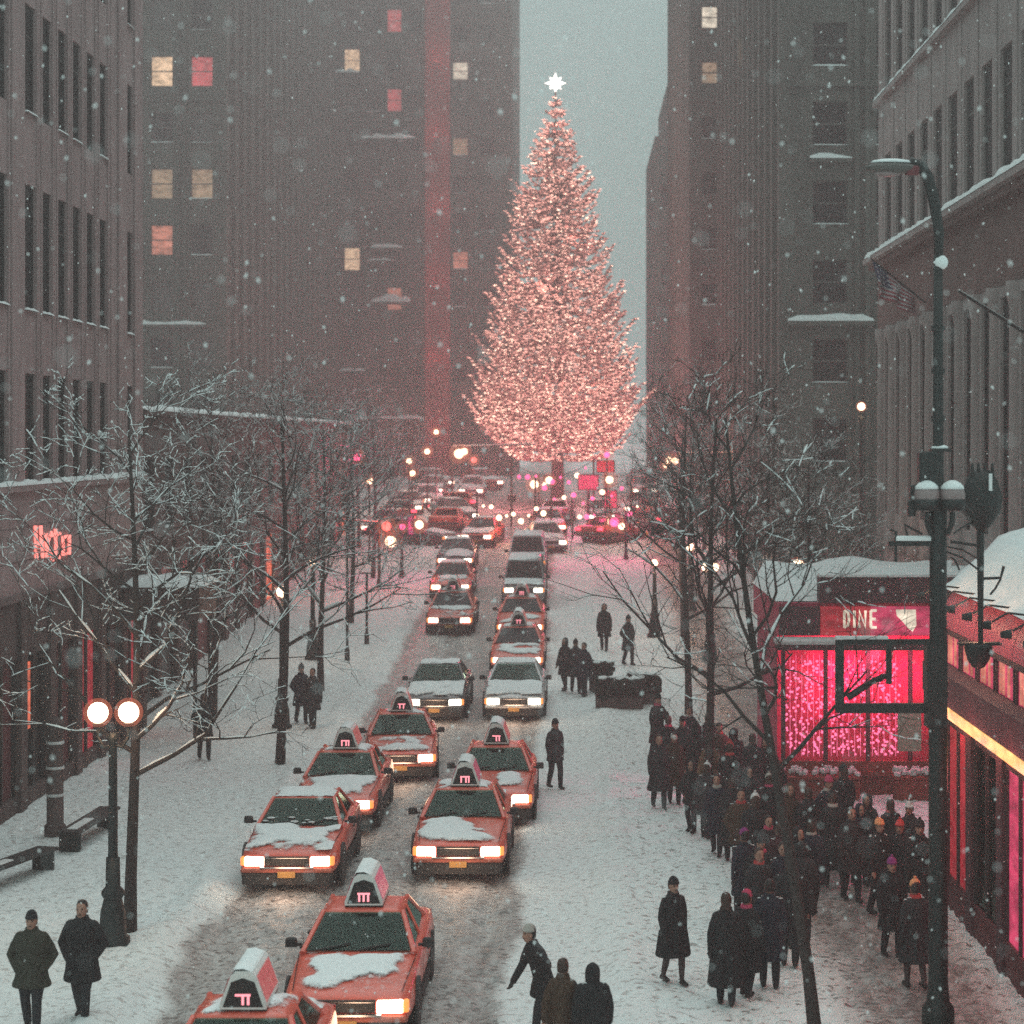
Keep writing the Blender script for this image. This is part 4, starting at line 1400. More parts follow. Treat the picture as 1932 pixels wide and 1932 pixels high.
# ================================================================== STREET LAMPS, SIGNALS
def halo_mat():  # orange lamp halo, drawn as a see-through glowing shell
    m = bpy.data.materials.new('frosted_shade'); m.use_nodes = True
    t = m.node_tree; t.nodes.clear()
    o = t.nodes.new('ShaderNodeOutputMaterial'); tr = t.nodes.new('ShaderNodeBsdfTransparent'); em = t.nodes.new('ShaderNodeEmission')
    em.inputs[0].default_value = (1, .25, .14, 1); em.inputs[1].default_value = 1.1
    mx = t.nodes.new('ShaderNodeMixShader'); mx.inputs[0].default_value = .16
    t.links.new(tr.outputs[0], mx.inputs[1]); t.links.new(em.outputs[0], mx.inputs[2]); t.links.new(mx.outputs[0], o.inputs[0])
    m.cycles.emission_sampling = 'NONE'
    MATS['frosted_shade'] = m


halo_mat()


def twin_lamp(label, x, y, h=4.1, globes=((-.26, .0), (.26, .05)), lit='globe_lit', r=.21, power=60, group='globe street lamps', ornate=True, snow=True):
    z0 = gz(y) + .1
    t = thing('street_lamp', label, 'street lamp', (x, y, z0), 0, group)
    b = MB()
    if ornate:
        b.lathe([(.30, -.1), (.30, .12), (.24, .16), (.22, .55), (.17, .75), (.16, .80), (.20, .86), (.20, .92), (.13, 1.0), (.12, 1.5)], n=12)
    b.lathe([(.12, 1.0), (.085, 1.6), (.07, h - .5), (.09, h - .45), (.06, h - .35)], n=10)
    b.build('post', 'iron', t, True)
    arm = MB()
    for gx, gy in globes:
        arm.tube([(0, 0, h - .55), (gx * .6, gy * .6, h - .6), (gx, gy, h - .42), (gx, gy, h - .24)], .03, 6)
        arm.lathe([(.04, h - .27), (.09, h - .22), (.10, h - .18)], (gx, gy, 0), 8)
    arm.build('arm', 'iron', t)
    for gx, gy in globes:
        o = MB().ball((gx, gy, h), r * (1 if lit == 'globe_off' else .86), 14, 9).build('globe', lit, t, True)
        if lit != 'globe_off':
            for q_ in (1.2,): MB().ball((gx, gy, h), r * q_, 16, 10).build('shade', 'frosted_shade', o, True)  # halo shell added around the lit globe
        if snow and lit == 'globe_off':
            MB().lathe([(r * 1.03, r * .28), (r * .9, r * .72), (r * .5, r * 1.12), (r * .1, r * 1.22)], (gx, gy, h), 14).build('snow', 'snow', o, True)
    if lit != 'globe_off': lamp_light('lamp_glow', t, (0, -r - .25, h), (1, .52, .30), power, .2)
    return t


twin_lamp('lit twin globe street lamp beside the bare tree, nearest of the left pavement', -7.95, 36.6, 4.0)
twin_lamp('single lit globe lamp by the second snowy tree on left pavement', P(532, 1130, 63.5).x, 63.5, 4.1, ((0, 0),), 'globe_small', .2)
twin_lamp('small lit globe lamp above left pavement before the traffic signal', P(590, 1072, 78).x, 78, 3.6, ((0, 0),), 'globe_small', .16)
twin_lamp('lit globe lamp standing behind the magenta pavilion roof', P(1505, 1068, 64).x, 64, CAMZ - 237 * 64 / FPX - gz(64) - .1, ((0, 0),), 'globe_lit', .23)
twin_lamp('twin lit globe lamp among branches on right pavement', P(1340, 1070, 78).x, 78, CAMZ - 239 * 78 / FPX - gz(78) - .1, ((-.18, 0), (.18, .05)), 'globe_small', .17)
twin_lamp('farther lit globe lamp right of the traffic, behind the bare tree', P(1302, 1032, 92).x, 92, CAMZ - 201 * 92 / FPX - gz(92) - .1, ((0, 0),), 'globe_small', .19)
twin_lamp('dim globe lamp nearest the queue on right pavement', P(1235, 1062, 84).x, 84, CAMZ - 231 * 84 / FPX - gz(84) - .1, ((0, 0),), 'globe_small', .16)
twin_lamp('high lit lamp before the grey stone tower', P(1625, 767, 76).x, 76, CAMZ + 64 * 76 / FPX - gz(76) - .1, ((0, 0),), 'globe_small', .16)

# near right cobra-head pole carrying twin globes, signal heads and a hanging sign frame
px, py = P(1770, 1960, 31).x, 31.0
PZ = lambda v: CAMZ - (v - VV) * py / FPX
PX = lambda u: (u - VU) * py / FPX - px
cp = thing('cobra_lamp_post', 'tall dark cobra head lamp post carrying unlit twin globes and signals', 'lamp post', (px, py, 0))
b = MB()
b.lathe([(.24, 0), (.24, .5), (.17, .6), (.145, .9), (.14, PZ(1400)), (.125, PZ(1150)), (.13, PZ(930)), (.08, PZ(900)), (.075, PZ(700)), (.065, PZ(480))], n=12)
b.build('post', 'iron', cp, True)
for v in (620, 700, 790, 1290, 1310):
    MB().lathe([(.10 if v < 900 else .155, -.04), (.10 if v < 900 else .155, .04)], (0, 0, PZ(v)), 12).build('band', 'iron', cp)
MB().ball((PX(1775), 0, PZ(495)), .11, 10, 6).build('pole_cap', 'snow', cp, True)
arm = MB().tube([(0, 0, PZ(500)), (PX(1772), 0, PZ(440)), (PX(1762), -.02, PZ(380)), (PX(1750), -.04, PZ(335)), (PX(1735), -.06, PZ(312)), (PX(1715), -.08, PZ(305))], [.065, .075, .085, .085, .08, .06], 8)
arm.build('arm', 'iron', cp, True)
hd = MB()
for k, (t, ry, zt, zb) in enumerate(((0, .05, .03, -.03), (.12, .13, .06, -.08), (.35, .19, .085, -.11), (.6, .17, .07, -.08), (.76, .07, .02, -.03))):
    x = PX(1728) - t
    n = 12
    for q in range(n):
        a = 2 * PI * q / n
        z = math.sin(a); hd.v.append((x, -.1 + ry * math.cos(a), PZ(318) + (zt if z > 0 else -zb) * z))
for k in range(4):
    for q in range(12): hd.f.append((k * 12 + q, k * 12 + (q + 1) % 12, (k + 1) * 12 + (q + 1) % 12, (k + 1) * 12 + q)); hd.m.append(0)
hd.f += [tuple(range(12)), tuple(range(59, 47, -1))]; hd.m += [0, 0]
ho = hd.build('lamp_head', 'olive_metal' if 'olive_metal' in MATS else 'frame_grey', cp, True)
sn = MB().lathe([(.16, 0), (.14, .035), (.07, .055), (.01, .06)], (PX(1728) - .38, -.1, PZ(318) + .07), 14, 0, 'z', 1.9, .9); sn.build('snow', 'snow', ho, True)
MB().lathe([(.02, -.1), (.10, -.075), (.14, -.03)], (PX(1728) - .42, -.1, PZ(318) - .04), 12, 0, 'z', 1.6, .9).build('lens', 'globe_off', ho, True)
MB().cbox(PX(1728) - .16, PX(1728) + .02, -.2, 0, PZ(318) - .10, PZ(318) + .02, .02).build('ballast_box', 'dark_red', ho)
# twin globes with snow caps
for u in (1746, 1794):
    o = MB().ball((PX(u), -.12, PZ(934)), .19, 16, 10).build('globe', 'globe_off', cp, True)
    MB().lathe([(.175, .09), (.165, .13), (.12, .18), (.05, .215), (.01, .22)], (PX(u), -.12, PZ(934)), 16).build('snow', 'snow', o, True)
    MB().lathe([(.18, -.22), (.195, -.12), (.197, -.06)], (PX(u), -.12, PZ(934)), 14).build('globe_cage', 'iron', o, True)
    MB().tube([(0, 0, PZ(1010)), (PX(u) * .7, -.1, PZ(1005)), (PX(u), -.12, PZ(985)), (PX(u), -.12, PZ(965))], .04, 6).build('arm', 'iron', cp)
b = MB().cbox(PX(1732), PX(1768), -.15, .1, PZ(915), PZ(852), .02); b.build('control_box', 'iron', cp)
MB().cbox(PX(1755), PX(1792), -.12, .12, PZ(852), PZ(846), .01).build('box_lid', 'iron', cp)
MB().ball((PX(1773), 0, PZ(845)), .1, 8, 5, 0, 1.3, 1, .5).build('snow', 'snow', cp, True)
for u0, v0 in ((1716, 958), (1720, 930)):
    MB().cbox(PX(u0) - .03, PX(u0) + .08, -.1, .05, PZ(v0) - .12, PZ(v0) + .12, .02).build('bracket_box', 'iron', cp)
# arm with snow on top to the left, L bracket
MB().box(PX(1676), 0, -.04, .04, PZ(1030), PZ(1021)).build('cross_arm', 'iron', cp)
MB().cbox(PX(1690), PX(1760), -.06, .06, PZ(1020) , PZ(1011), .02).build('snow', 'snow', cp)
MB().tube([(PX(1690), 0, PZ(1060)), (PX(1690), 0, PZ(1003)), (PX(1680), 0, PZ(1000))], .022, 5).build('hook', 'iron', cp)
MB().tube([(PX(1712), 0, PZ(1010)), (PX(1706), 0, PZ(990)), (PX(1740), 0, PZ(1008))], .02, 5).build('hook', 'iron', cp)
# sign frame
fr_ = MB()
for (u0, u1, v0, v1) in ((1576, 1592, 1208, 1345), (1592, 1762, 1327, 1345), (1592, 1762, 1206, 1216), (1672, 1682, 1216, 1290)):
    fr_.box(PX(u0), PX(u1), -.05, .05, PZ(v1), PZ(v0))
fr_.tube([(PX(1680), 0, PZ(1272)), (PX(1650), 0, PZ(1283)), (PX(1600), 0, PZ(1318))], .045, 6)
fo = fr_.build('sign_frame', 'iron', cp)
MB().cbox(PX(1576), PX(1675), -.07, .07, PZ(1205.5), PZ(1200), .01).build('snow', 'snow_dirty', fo)
MB().box(PX(1746), PX(1784), -.16, .16, PZ(1370), PZ(1212)).build('signal_back', 'iron', cp)
# second pole with hooded signal seen from behind
sp = thing('traffic_signal', 'dark signal head on thin pole hanging beside the cobra lamp post', 'traffic signal', (P(1850, 1250, 32.5).x, 32.5, 0))
SX = lambda u: (u - 1850) * 32.5 / FPX
SZ = lambda v: CAMZ - (v - VV) * 32.5 / FPX
b = MB().tube([(0, 0, SZ(1255)), (0, 0, SZ(1000)), (0, 0, SZ(960))], [.035, .06, .06], 8); b.build('pole', 'iron', sp)
MB().lathe([(.05, SZ(1005)), (.16, SZ(990)), (.30, SZ(965)), (.32, SZ(935)), (.24, SZ(905)), (.13, SZ(888)), (.05, SZ(884))], (SX(1852), 0, 0), 14).build('signal_hood', 'iron', sp, True)
for u in (1832, 1844, 1856, 1870):
    MB().bar((SX(u), -.1, SZ(910)), (SX(u), -.1, SZ(874)), .035, 6, .02).build('spike', 'iron', sp)
MB().box(SX(1858), SX(1864), -.34, -.30, SZ(925), SZ(893)).build('snow', 'snow', sp)
MB().tube([(0, 0, SZ(1092)), (SX(1888), 0, SZ(1090)), (SX(1894), 0, SZ(1068))], .025, 6).build('bracket', 'iron', sp)
MB().tube([(SX(1888), 0, SZ(1092)), (SX(1878), 0, SZ(1110)), (SX(1868), 0, SZ(1122))], .018, 5).build('bracket', 'iron', sp)
MB().lathe([(.20, SZ(1215)), (.22, SZ(1222)), (.17, SZ(1245)), (.10, SZ(1258)), (.03, SZ(1262))], (SX(1846), 0, 0), 12).build('lower_head', 'iron', sp, True)
MB().box(SX(1808), SX(1888), -.1, .1, SZ(1217), SZ(1212)).build('head_plate', 'iron', sp)
for (u0, v0, u1, v1) in ((1780, 1030, 1848, 1056), (1782, 1040, 1846, 1075), (1795, 1005, 1848, 985), (1790, 1050, 1810, 1075)):
    MB().tube([(SX(u0), -.2, SZ(v0)), (SX((u0 + u1) / 2), -.1, SZ((v0 + v1) / 2 - 6)), (SX(u1), 0, SZ(v1))], .016, 5).build('stay', 'iron', sp)
MB().tube([(SX(1787), -.35, SZ(1020)), (0, 0, SZ(1030))], .025, 6).build('tie_arm', 'iron', sp)


# distant signals, lit signs and mast arms around the junction
GLOW = {'sig_red': (1, .07, .06), 'sig_warm': (1, .42, .26), 'sig_pink': (1, .06, .24)}


def signal(label, u, v, Y, lamps, armu=None, cat='traffic signal', power=350):
    p = P(u, v, Y)
    base = gz(Y)
    t = thing('traffic_signal', label, cat, (p.x, Y, base), 0, 'signals at the far junction')
    h = p.z - base
    side = -.45 if u < VU else .45
    MB().lathe([(.14, -.1), (.12, .4), (.08, .5), (.07, h + .6)], (side, .1, 0), 8).build('pole', 'iron', t)
    if armu is not None:
        x1 = P(armu, v, Y).x - p.x
        MB().bar((side, .1, h + .45), (x1, .1, h + .6), .05, 6, .035).build('mast_arm', 'iron', t)
        MB().bar((side, .1, h + .52), (x1, .1, h + .66), .05, 5, .03).build('snow', 'snow', t)
    MB().cbox(-.17, .17, -.02, .2, -.45 + h, .5 + h, .03).build('signal_head', 'iron', t)
    for (du, dv, r, m_) in lamps:
        q = P(u + du, v + dv, Y - .12)
        lo = MB().ball((q.x - p.x, -.12, q.z - base), r * .75, 10, 6, 0, 1, .5, 1).build('signal_lamp', m_, t, True)
        MB().ball((q.x - p.x, -.12, q.z - base), r * 1.6, 12, 8).build('shade', 'frosted_shade', lo, True)  # halo shell added around the signal lamp
    lamp_light('signal_glow', t, (0, -.7, h), GLOW[lamps[0][3]], power, .25)
    return t


signal('traffic signal with red and amber lamps at left of the junction', 733, 1005, 100, [(-4, -12, .30, 'sig_red'), (4, 17, .36, 'sig_warm')], 640, power=550)
signal('pink pedestrian signal beside the red and amber traffic signal', 775, 992, 104, [(-16, 2, .2, 'sig_pink'), (16, -2, .28, 'sig_warm')])
signal('pinkish signal high at the left end of the junction', 674, 862, 118, [(0, 0, .3, 'sig_pink')], 640)
signal('amber lit signal with snowy mast arm left of the christmas tree', 866, 856, 140, [(0, 0, .42, 'sig_warm'), (10, -4, .3, 'sig_warm'), (28, 12, .25, 'sig_red')], 1010)
signal('twin lamp signal on long snowy mast arm right of the christmas tree', 1262, 872, 118, [(-6, 6, .22, 'sig_warm'), (0, -4, .25, 'sig_warm'), (12, -2, .25, 'sig_warm')], 1500)
signal('magenta signal above the crossing traffic', 1165, 985, 112, [(-6, 0, .34, 'sig_pink'), (8, 8, .24, 'sig_warm')], power=650)
signal('warm double signal below the christmas tree', 1030, 912, 135, [(-22, 2, .36, 'sig_warm'), (6, -6, .3, 'sig_warm')])
for i, (u, v, Y, m_, r, lb) in enumerate(((697, 908, 112, 'sig_warm', .28, 'warm globe lamp far left of the junction'), (772, 870, 130, 'sig_warm', .28, 'small warm lamp under the red brick pier'), (778, 893, 132, 'sig_warm', .3, 'lower warm lamp under the red brick pier'),
                                         (823, 815, 145, 'sig_warm', .26, 'warm lamp high before the red brick pier'), (806, 852, 143, 'sig_warm', .3, 'tall narrow warm lamp beside the red brick pier'), (1145, 858, 122, 'sig_pink', .3, 'pink lamp high right under the christmas tree'),
                                         (1150, 905, 120, 'sig_warm', .35, 'white lamp inside the magenta glow right of the tree'), (1380, 880, 118, 'sig_warm', .2, 'small warm lamp on the right mast arm row'))):
    p = P(u, v, Y); h = p.z - gz(Y)
    t = thing('street_lamp', lb, 'street lamp', (p.x, Y, gz(Y)), 0, 'lamps at the far junction')
    MB().lathe([(.14, -.1), (.1, .5), (.06, .7), (.05, h - .2), (.1, h - .15)], n=8).build('post', 'iron', t)
    go_ = MB().ball((0, 0, h), r * .62, 10, 7).build('globe', m_, t, True)
    MB().ball((0, 0, h), r * 1.4, 12, 8).build('shade', 'frosted_shade', go_, True)  # halo shell added around the small globe
    lamp_light('lamp_glow', t, (0, -.5, h), GLOW[m_], 1000 if v == 905 or m_ == 'sig_pink' else 200, .3)
for k, (u0, v0, u1, v1, Y, m_, lb) in enumerate(((965, 872, 1120, 868, 132, 'sig_pink', 'string of pink lamps hung highest below the christmas tree'), (1010, 905, 1190, 898, 126, 'sig_pink', 'string of magenta lamps above the jammed cars'),
                                                 (900, 930, 1040, 938, 122, 'sig_warm', 'string of warm lamps left of the magenta ones'), (1080, 945, 1215, 938, 124, 'sig_pink', 'lowest string of magenta lamps by the red car'))):
    t = thing('festoon_lights', lb, 'string lights', (0, 0, 0), 0, 'lamp strings beyond the junction')
    a, b_ = P(u0, v0, Y), P(u1, v1, Y)
    for e_ in (a, b_): MB().bar((e_.x, Y, gz(Y) - .1), (e_.x, Y, e_.z + .1), .06, 6).build('post', 'iron', t)
    pts = [a.lerp(b_, q / 10) - Vector((0, 0, .9 * (1 - (q / 5 - 1) ** 2))) for q in range(11)]
    MB().tube(pts, .02, 4).build('cable', 'iron', t)
    for q in range(1, 10):
        bo = MB().ball(pts[q] - Vector((0, .03 + .5 * ((q * 3) % 4), .14 + .22 * ((q * 5 + k) % 3))), .08 + .04 * ((q * 7 + k) % 3), 8, 6).build('bulb', m_ if (q + k) % 4 else 'sig_warm', t, True)
    lamp_light('festoon_glow', t, pts[5] - Vector((0, 1.2, .2)), GLOW[m_], 420, .5)
# magenta shop signs far right
for i, (u0, u1, v0, v1, Y, m_, lb) in enumerate(((1090, 1130, 895, 925, 128, 'lit_pink', 'wide magenta shop sign beyond the junction'), (1140, 1165, 925, 960, 126, 'lit_pink', 'tall magenta shop sign beyond the junction'), (1125, 1160, 868, 892, 127, 'lit_crimson', 'upper crimson shop sign beyond the junction'))):
    a, b_ = P(u0, v1, Y), P(u1, v0, Y)
    t = thing('shop_sign', lb, 'sign', (0, 0, 0))
    MB().cbox(a.x, b_.x, Y, Y + .25, a.z, b_.z, .04).build('sign_box', 'maroon', t)
    MB().box(a.x + .06, b_.x - .06, Y - .02, Y - .004, a.z + .06, b_.z - .06).build('sign_face', m_, t)
    MB().bar(((a.x + b_.x) / 2, Y + .12, gz(Y) - .1), ((a.x + b_.x) / 2, Y + .12, a.z), .08, 8).build('post', 'iron', t)
# thin poles of left pavement
for i, (u, v0, v1, Y, lb) in enumerate(((655, 950, 1290, 78, 'thin dark pole with cross top on left pavement'), (692, 1080, 1262, 82, 'shorter thin pole beside the farther snowy tree'))):
    p = P(u, v1, Y)
    t = thing('pole', lb, 'pole', (p.x, Y, gz(Y)))
    h = P(u, v0, Y).z - gz(Y)
    MB().lathe([(.1, -.1), (.09, .5), (.05, .6), (.045, h)], n=8).build('post', 'iron', t)
    MB().box(-.25, .25, -.03, .03, h - .06, h).build('cross_bar', 'iron', t)


# ================================================================== STREET FURNITURE
def bench(label, a, b_, z0):
    a, b_ = Vector(a), Vector(b_)
    L_ = (b_ - a).length
    t = thing('bench', label, 'bench', (a.x, a.y, z0), math.atan2(b_.y - a.y, b_.x - a.x))
    for k in range(4): MB().cbox(0, L_, -.24 + k * .125, -.24 + k * .125 + .11, .38, .44, .01).build('slat', 'trim', t)
    for x in (.2, L_ - .2):
        MB().cbox(x - .05, x + .05, -.22, .24, 0, .379, .01).build('leg', 'iron', t)
    s_ = MB(); s_.cbox(.3, L_ * .5, -.1, .12, .442, .46, .015); s_.build('snow', 'snow_dirty', t)


def at_ground(u, v, h=0.):
    Y = (CAMZ - h) * FPX / (v - VV)
    return P(u, v, Y)


q0, q1 = at_ground(-60, 1668, .4), at_ground(92, 1612, .4)
bench('dark bench lying along the left edge in open snow', q0, q1, .13)
q0, q1 = at_ground(128, 1585, .4), at_ground(208, 1535, .4)
bench('dark bench by the pillar before the granite shopfront', q0, q1, .13)
q = at_ground(104, 1588)
t = thing('pillar', 'dark snow flecked pillar between the two benches', 'pillar', (q.x, q.y, .1))
MB().lathe([(.24, -.1), (.24, .25), (.19, .3), (.18, 2.3), (.22, 2.36), (.22, 2.5), (.12, 2.62)], n=12).build('shaft', 'brown_stone', t, True)
for z in (.9, 1.5, 2.05): MB().lathe([(.2, z), (.205, z + .03), (.2, z + .06)], n=12).build('band', 'snow_dirty', t)
# hedge boxes and planters of the middle right pavement
for i, (u, v, wd, lb) in enumerate(((1168, 1352, 1.5, 'snow topped dark hedge planter right of the lone walker'), (1215, 1345, 1.0, 'small dark hedge planter beside the longer hedge'), (1135, 1325, .7, 'dark hedge planter nearest the standing crowd'))):
    q = at_ground(u, v)
    t = thing('hedge_planter', lb, 'planter', (q.x, q.y, gz(q.y)), .1 * i)
    MB().cbox(-wd / 2, wd / 2, -.4, .4, 0, .45, .03).build('box', 'brown_stone', t)
    b = MB(); rr = random.Random(40 + i)
    for k in range(150):
        b.ball((rr.uniform(-wd / 2, wd / 2), rr.uniform(-.4, .4), rr.uniform(.4, 1.0)), rr.uniform(.06, .13), 5, 3)
    b.build('foliage', 'hedge', t)
    b = MB()
    for k in range(26): b.ball((rr.uniform(-wd / 2, wd / 2), rr.uniform(-.35, .35), 1.06), rr.uniform(.06, .13), 6, 4, 0, 1.3, 1.2, .45)
    b.build('snow', 'snow', t)


# ================================================================== BARE TREES
def bare_tree(label, base, top, rad, spread, seed, levels=5, first=.33, dense=1., lean=None, group='bare street trees', limbs=None, snow=1.):
    rs = random.Random(seed)
    base = Vector(base)
    t = thing('bare_tree', label, 'tree', base, 0, group)
    tr = MB(); br = MB(); sn = MB()
    H = top - base.z

    def snow_on(p, q, r):
        d = q - p
        if d.length < 1e-4: return
        flat = math.hypot(d.x, d.y) / d.length
        if flat > .45:
            k = max(r * .75, .008) * rs.choice((.7, .9, 1.1, 1.5))
            off = Vector((0, 0, r * .55 + k * .4))
            a, b = p.lerp(q, rs.uniform(0, .06)) + off, p.lerp(q, rs.uniform(.9, 1)) + off
            m_ = a.lerp(b, .5) + Vector((0, 0, k * .4))
            sn.tube([a, m_, b], [k * .6, k, k * .55], 4, 0, False)

    def grow(p, d, L_, r, lev):
        n = 4 if lev <= 1 else 3
        pts = [p]; rr = [r]
        cur = d.normalized()
        for i in range(n):
            cur = (cur + Vector((rs.gauss(0, .22), rs.gauss(0, .22), rs.gauss(.04, .14)))).normalized()
            pts.append(pts[-1] + cur * L_ / n); rr.append(r * (1 - .7 * (i + 1) / n))
        br.tube(pts, rr, 6 if lev <= 1 else (4 if lev <= 3 else 3), 0, lev <= 2)
        if rs.random() < (.62 if lev <= 3 else .4) * snow:
            for i in range(n): snow_on(pts[i], pts[i + 1], rr[i])
        if lev >= levels: return
        nb = max(2, int(round((5 if lev < 2 else 4) * dense)))
        for i in range(nb):
            f = .25 + .75 * (i + rs.random()) / nb
            k = min(n - 1, int(f * n)); q = pts[k].lerp(pts[k + 1], f * n - k)
            az = rs.uniform(0, 2 * PI); el = rs.uniform(R(25), R(62))
            ax = cur.orthogonal().normalized(); ax.rotate(Matrix.Rotation(az, 3, cur))
            nd = (cur * math.cos(el) + ax * math.sin(el))
            nd.z += .12
            grow(q, nd, L_ * rs.uniform(.45, .68), max(rr[k] * .6, .006), lev + 1)

    ln = Vector(lean) if lean else Vector((0, 0, 0))
    pts = []; rr = []
    N = 9
    for i in range(N + 1):
        f = i / N
        pts.append(Vector((ln.x * f + .06 * math.sin(f * 5 + seed) * H / 8, ln.y * f, H * .86 * f - .15 * (i == 0)))); rr.append(rad * (1.15 if i == 0 else 1 - .8 * f))
    tr.tube(pts, rr, 9)
    nl = limbs or 15
    for i in range(nl):
        f = first + (.98 - first) * (i + rs.random() * .6) / nl
        k = min(N - 1, int(f * N)); q = pts[k].lerp(pts[k + 1], f * N - k)
        az = i * 2.4 + rs.uniform(-.4, .4)
        up = .35 + .9 * f
        d = Vector((math.cos(az), math.sin(az), up))
        L_ = spread * (1.05 - .62 * (f - first) / (1 - first)) * rs.uniform(.75, 1.1)
        grow(q, d, L_, max(rr[k] * .55, .02), 1)
    tr.build('trunk', 'bark', t, True); tag(br.build('branches', 'bark', t), kind='stuff'); tag(sn.build('snow', 'snow', t), kind='stuff')
    return t


bare_tree('large bare tree with snowy branches beside the lit twin globe lamp', (-7.75, 37.4, .1), 10.4, .115, 3.0, 5, 5, .3, .85, (-.05, 0, 0), limbs=17, snow=1.1)
bare_tree('bare snowy tree behind it on left pavement, dark straight trunk', (-7.85, 57, .1), 11.2, .13, 3.4, 12, 5, .32, .85, (.1, 0, 0), limbs=18, snow=1.1)
bare_tree('farther bare snowy tree on left pavement before the signal', (-8.4, 71, gz(71) + .1), 10.6, .12, 3.2, 23, 4, .28, 1.1, limbs=18, snow=1.0)
bare_tree('bare snowy tree close to the low shops', (-11.2, 66, gz(66) + .1), 11.6, .13, 3.4, 31, 4, .28, 1.05, limbs=18)
bare_tree('farthest bare tree of left pavement, lost in haze', (-9.2, 88, gz(88) + .1), 10.2, .12, 3.2, 37, 4, .28, .9, limbs=14, snow=.7)
bare_tree('leaning bare tree rising from the bottom edge by the crowd', (P(1534, 1985, 30.4).x, 30.4, .1), 10.6, .10, 2.5, 45, 4, .42, .95, (-1.15, 1.2, 0), limbs=13, snow=.25)
bare_tree('bare tree with long crooked limbs over the crowd', (3.0, 49, .1), 10.8, .12, 3.3, 51, 4, .3, .8, (.35, 0, 0), limbs=14, snow=.25)
bare_tree('bare tree on right pavement behind the hedge planters', (3.5, 66, gz(66) + .1), 11.2, .12, 3.4, 58, 4, .3, .9, limbs=14, snow=.35)
bare_tree('bare snowy tree before the colonnade building', (7.0, 62.5, gz(62) + .1), 9.4, .11, 2.7, 63, 4, .3, 1.0, limbs=14, snow=1.0)
bare_tree('far bare tree on right pavement near the junction', (4.3, 84, gz(84) + .1), 10.5, .12, 3.2, 71, 4, .3, .9, limbs=14, snow=.7)
bare_tree('bare tree standing at the foot of the grey stone tower', (7.4, 80, gz(80) + .1), 10.5, .12, 3.2, 77, 4, .3, .9, limbs=14, snow=.8)


for (x, y, sd_, lb) in ((-9.8, 104, 81, 'small bare tree before the far left signals'), (-12.0, 118, 83, 'bare tree at the far left corner of the junction'), (5.6, 100, 85, 'bare tree right of the far lane of traffic'), (7.2, 116, 87, 'bare tree at the far right corner of the junction')):
    bare_tree(lb, (x, y, gz(y) + .1), gz(y) + 9.2, .12, 3.2, sd_, 3, .3, 1.2, limbs=18, snow=.8)

# ================================================================== CHRISTMAS TREE
CY = 150.0
cb = P(1052, 940, CY)
zb0 = gz(CY)
ct = thing('christmas_tree', 'towering christmas tree covered in warm lights with white star', 'christmas tree', (cb.x, CY, zb0))
zt_ = P(0, 178, CY).z - zb0
leanx = P(1048, 0, CY).x - cb.x
prof_v = [(180, 4), (200, 12), (225, 20), (260, 33), (320, 53), (400, 73), (450, 86), (520, 100), (573, 112), (640, 127), (700, 142), (760, 149), (815, 150), (850, 140), (874, 118)]
pz = [P(0, v, CY).z - zb0 for v, _ in prof_v][::-1]; pr_ = [r * CY / FPX for _, r in prof_v][::-1]
rad_at = lambda z: float(np.interp(z, pz, pr_))
MB().tube([(0, 0, -.3), (0, 0, 2), (leanx * .5, 0, 14), (leanx, 0, zt_)], [.5, .45, .16, .02], 10).build('trunk', 'bark', ct)
rs = random.Random(99)
nd = MB(); bulbs = MB(); hot = MB(); brn = MB(); dim = MB()
mat('bulb_dim', (.8, .4, .35), .4, emit=(1, .40, .34), estr=1.1, sample=False)


def octa(mb, p, r, d):
    a = d.orthogonal().normalized() * r; b_ = d.normalized().cross(a)
    mb.add([p + a, p - a, p + b_, p - b_, p + d, p - d],
           [(0, 2, 4), (2, 1, 4), (1, 3, 4), (3, 0, 4), (2, 0, 5), (1, 2, 5), (3, 1, 5), (0, 3, 5)])


def spray(p, d, L_, wd):
    d = d.normalized(); s_ = d.cross(Vector((0, 0, 1)))
    if s_.length < .01: s_ = Vector((1, 0, 0))
    s_.normalize(); u = s_.cross(d)
    for a in (s_, u):
        a = a * wd
        nd.add([p - a * .5, p + a * .5, p + d * L_ * .6 + a, p + d * L_, p + d * L_ * .6 - a], [(0, 1, 2, 3, 4)])


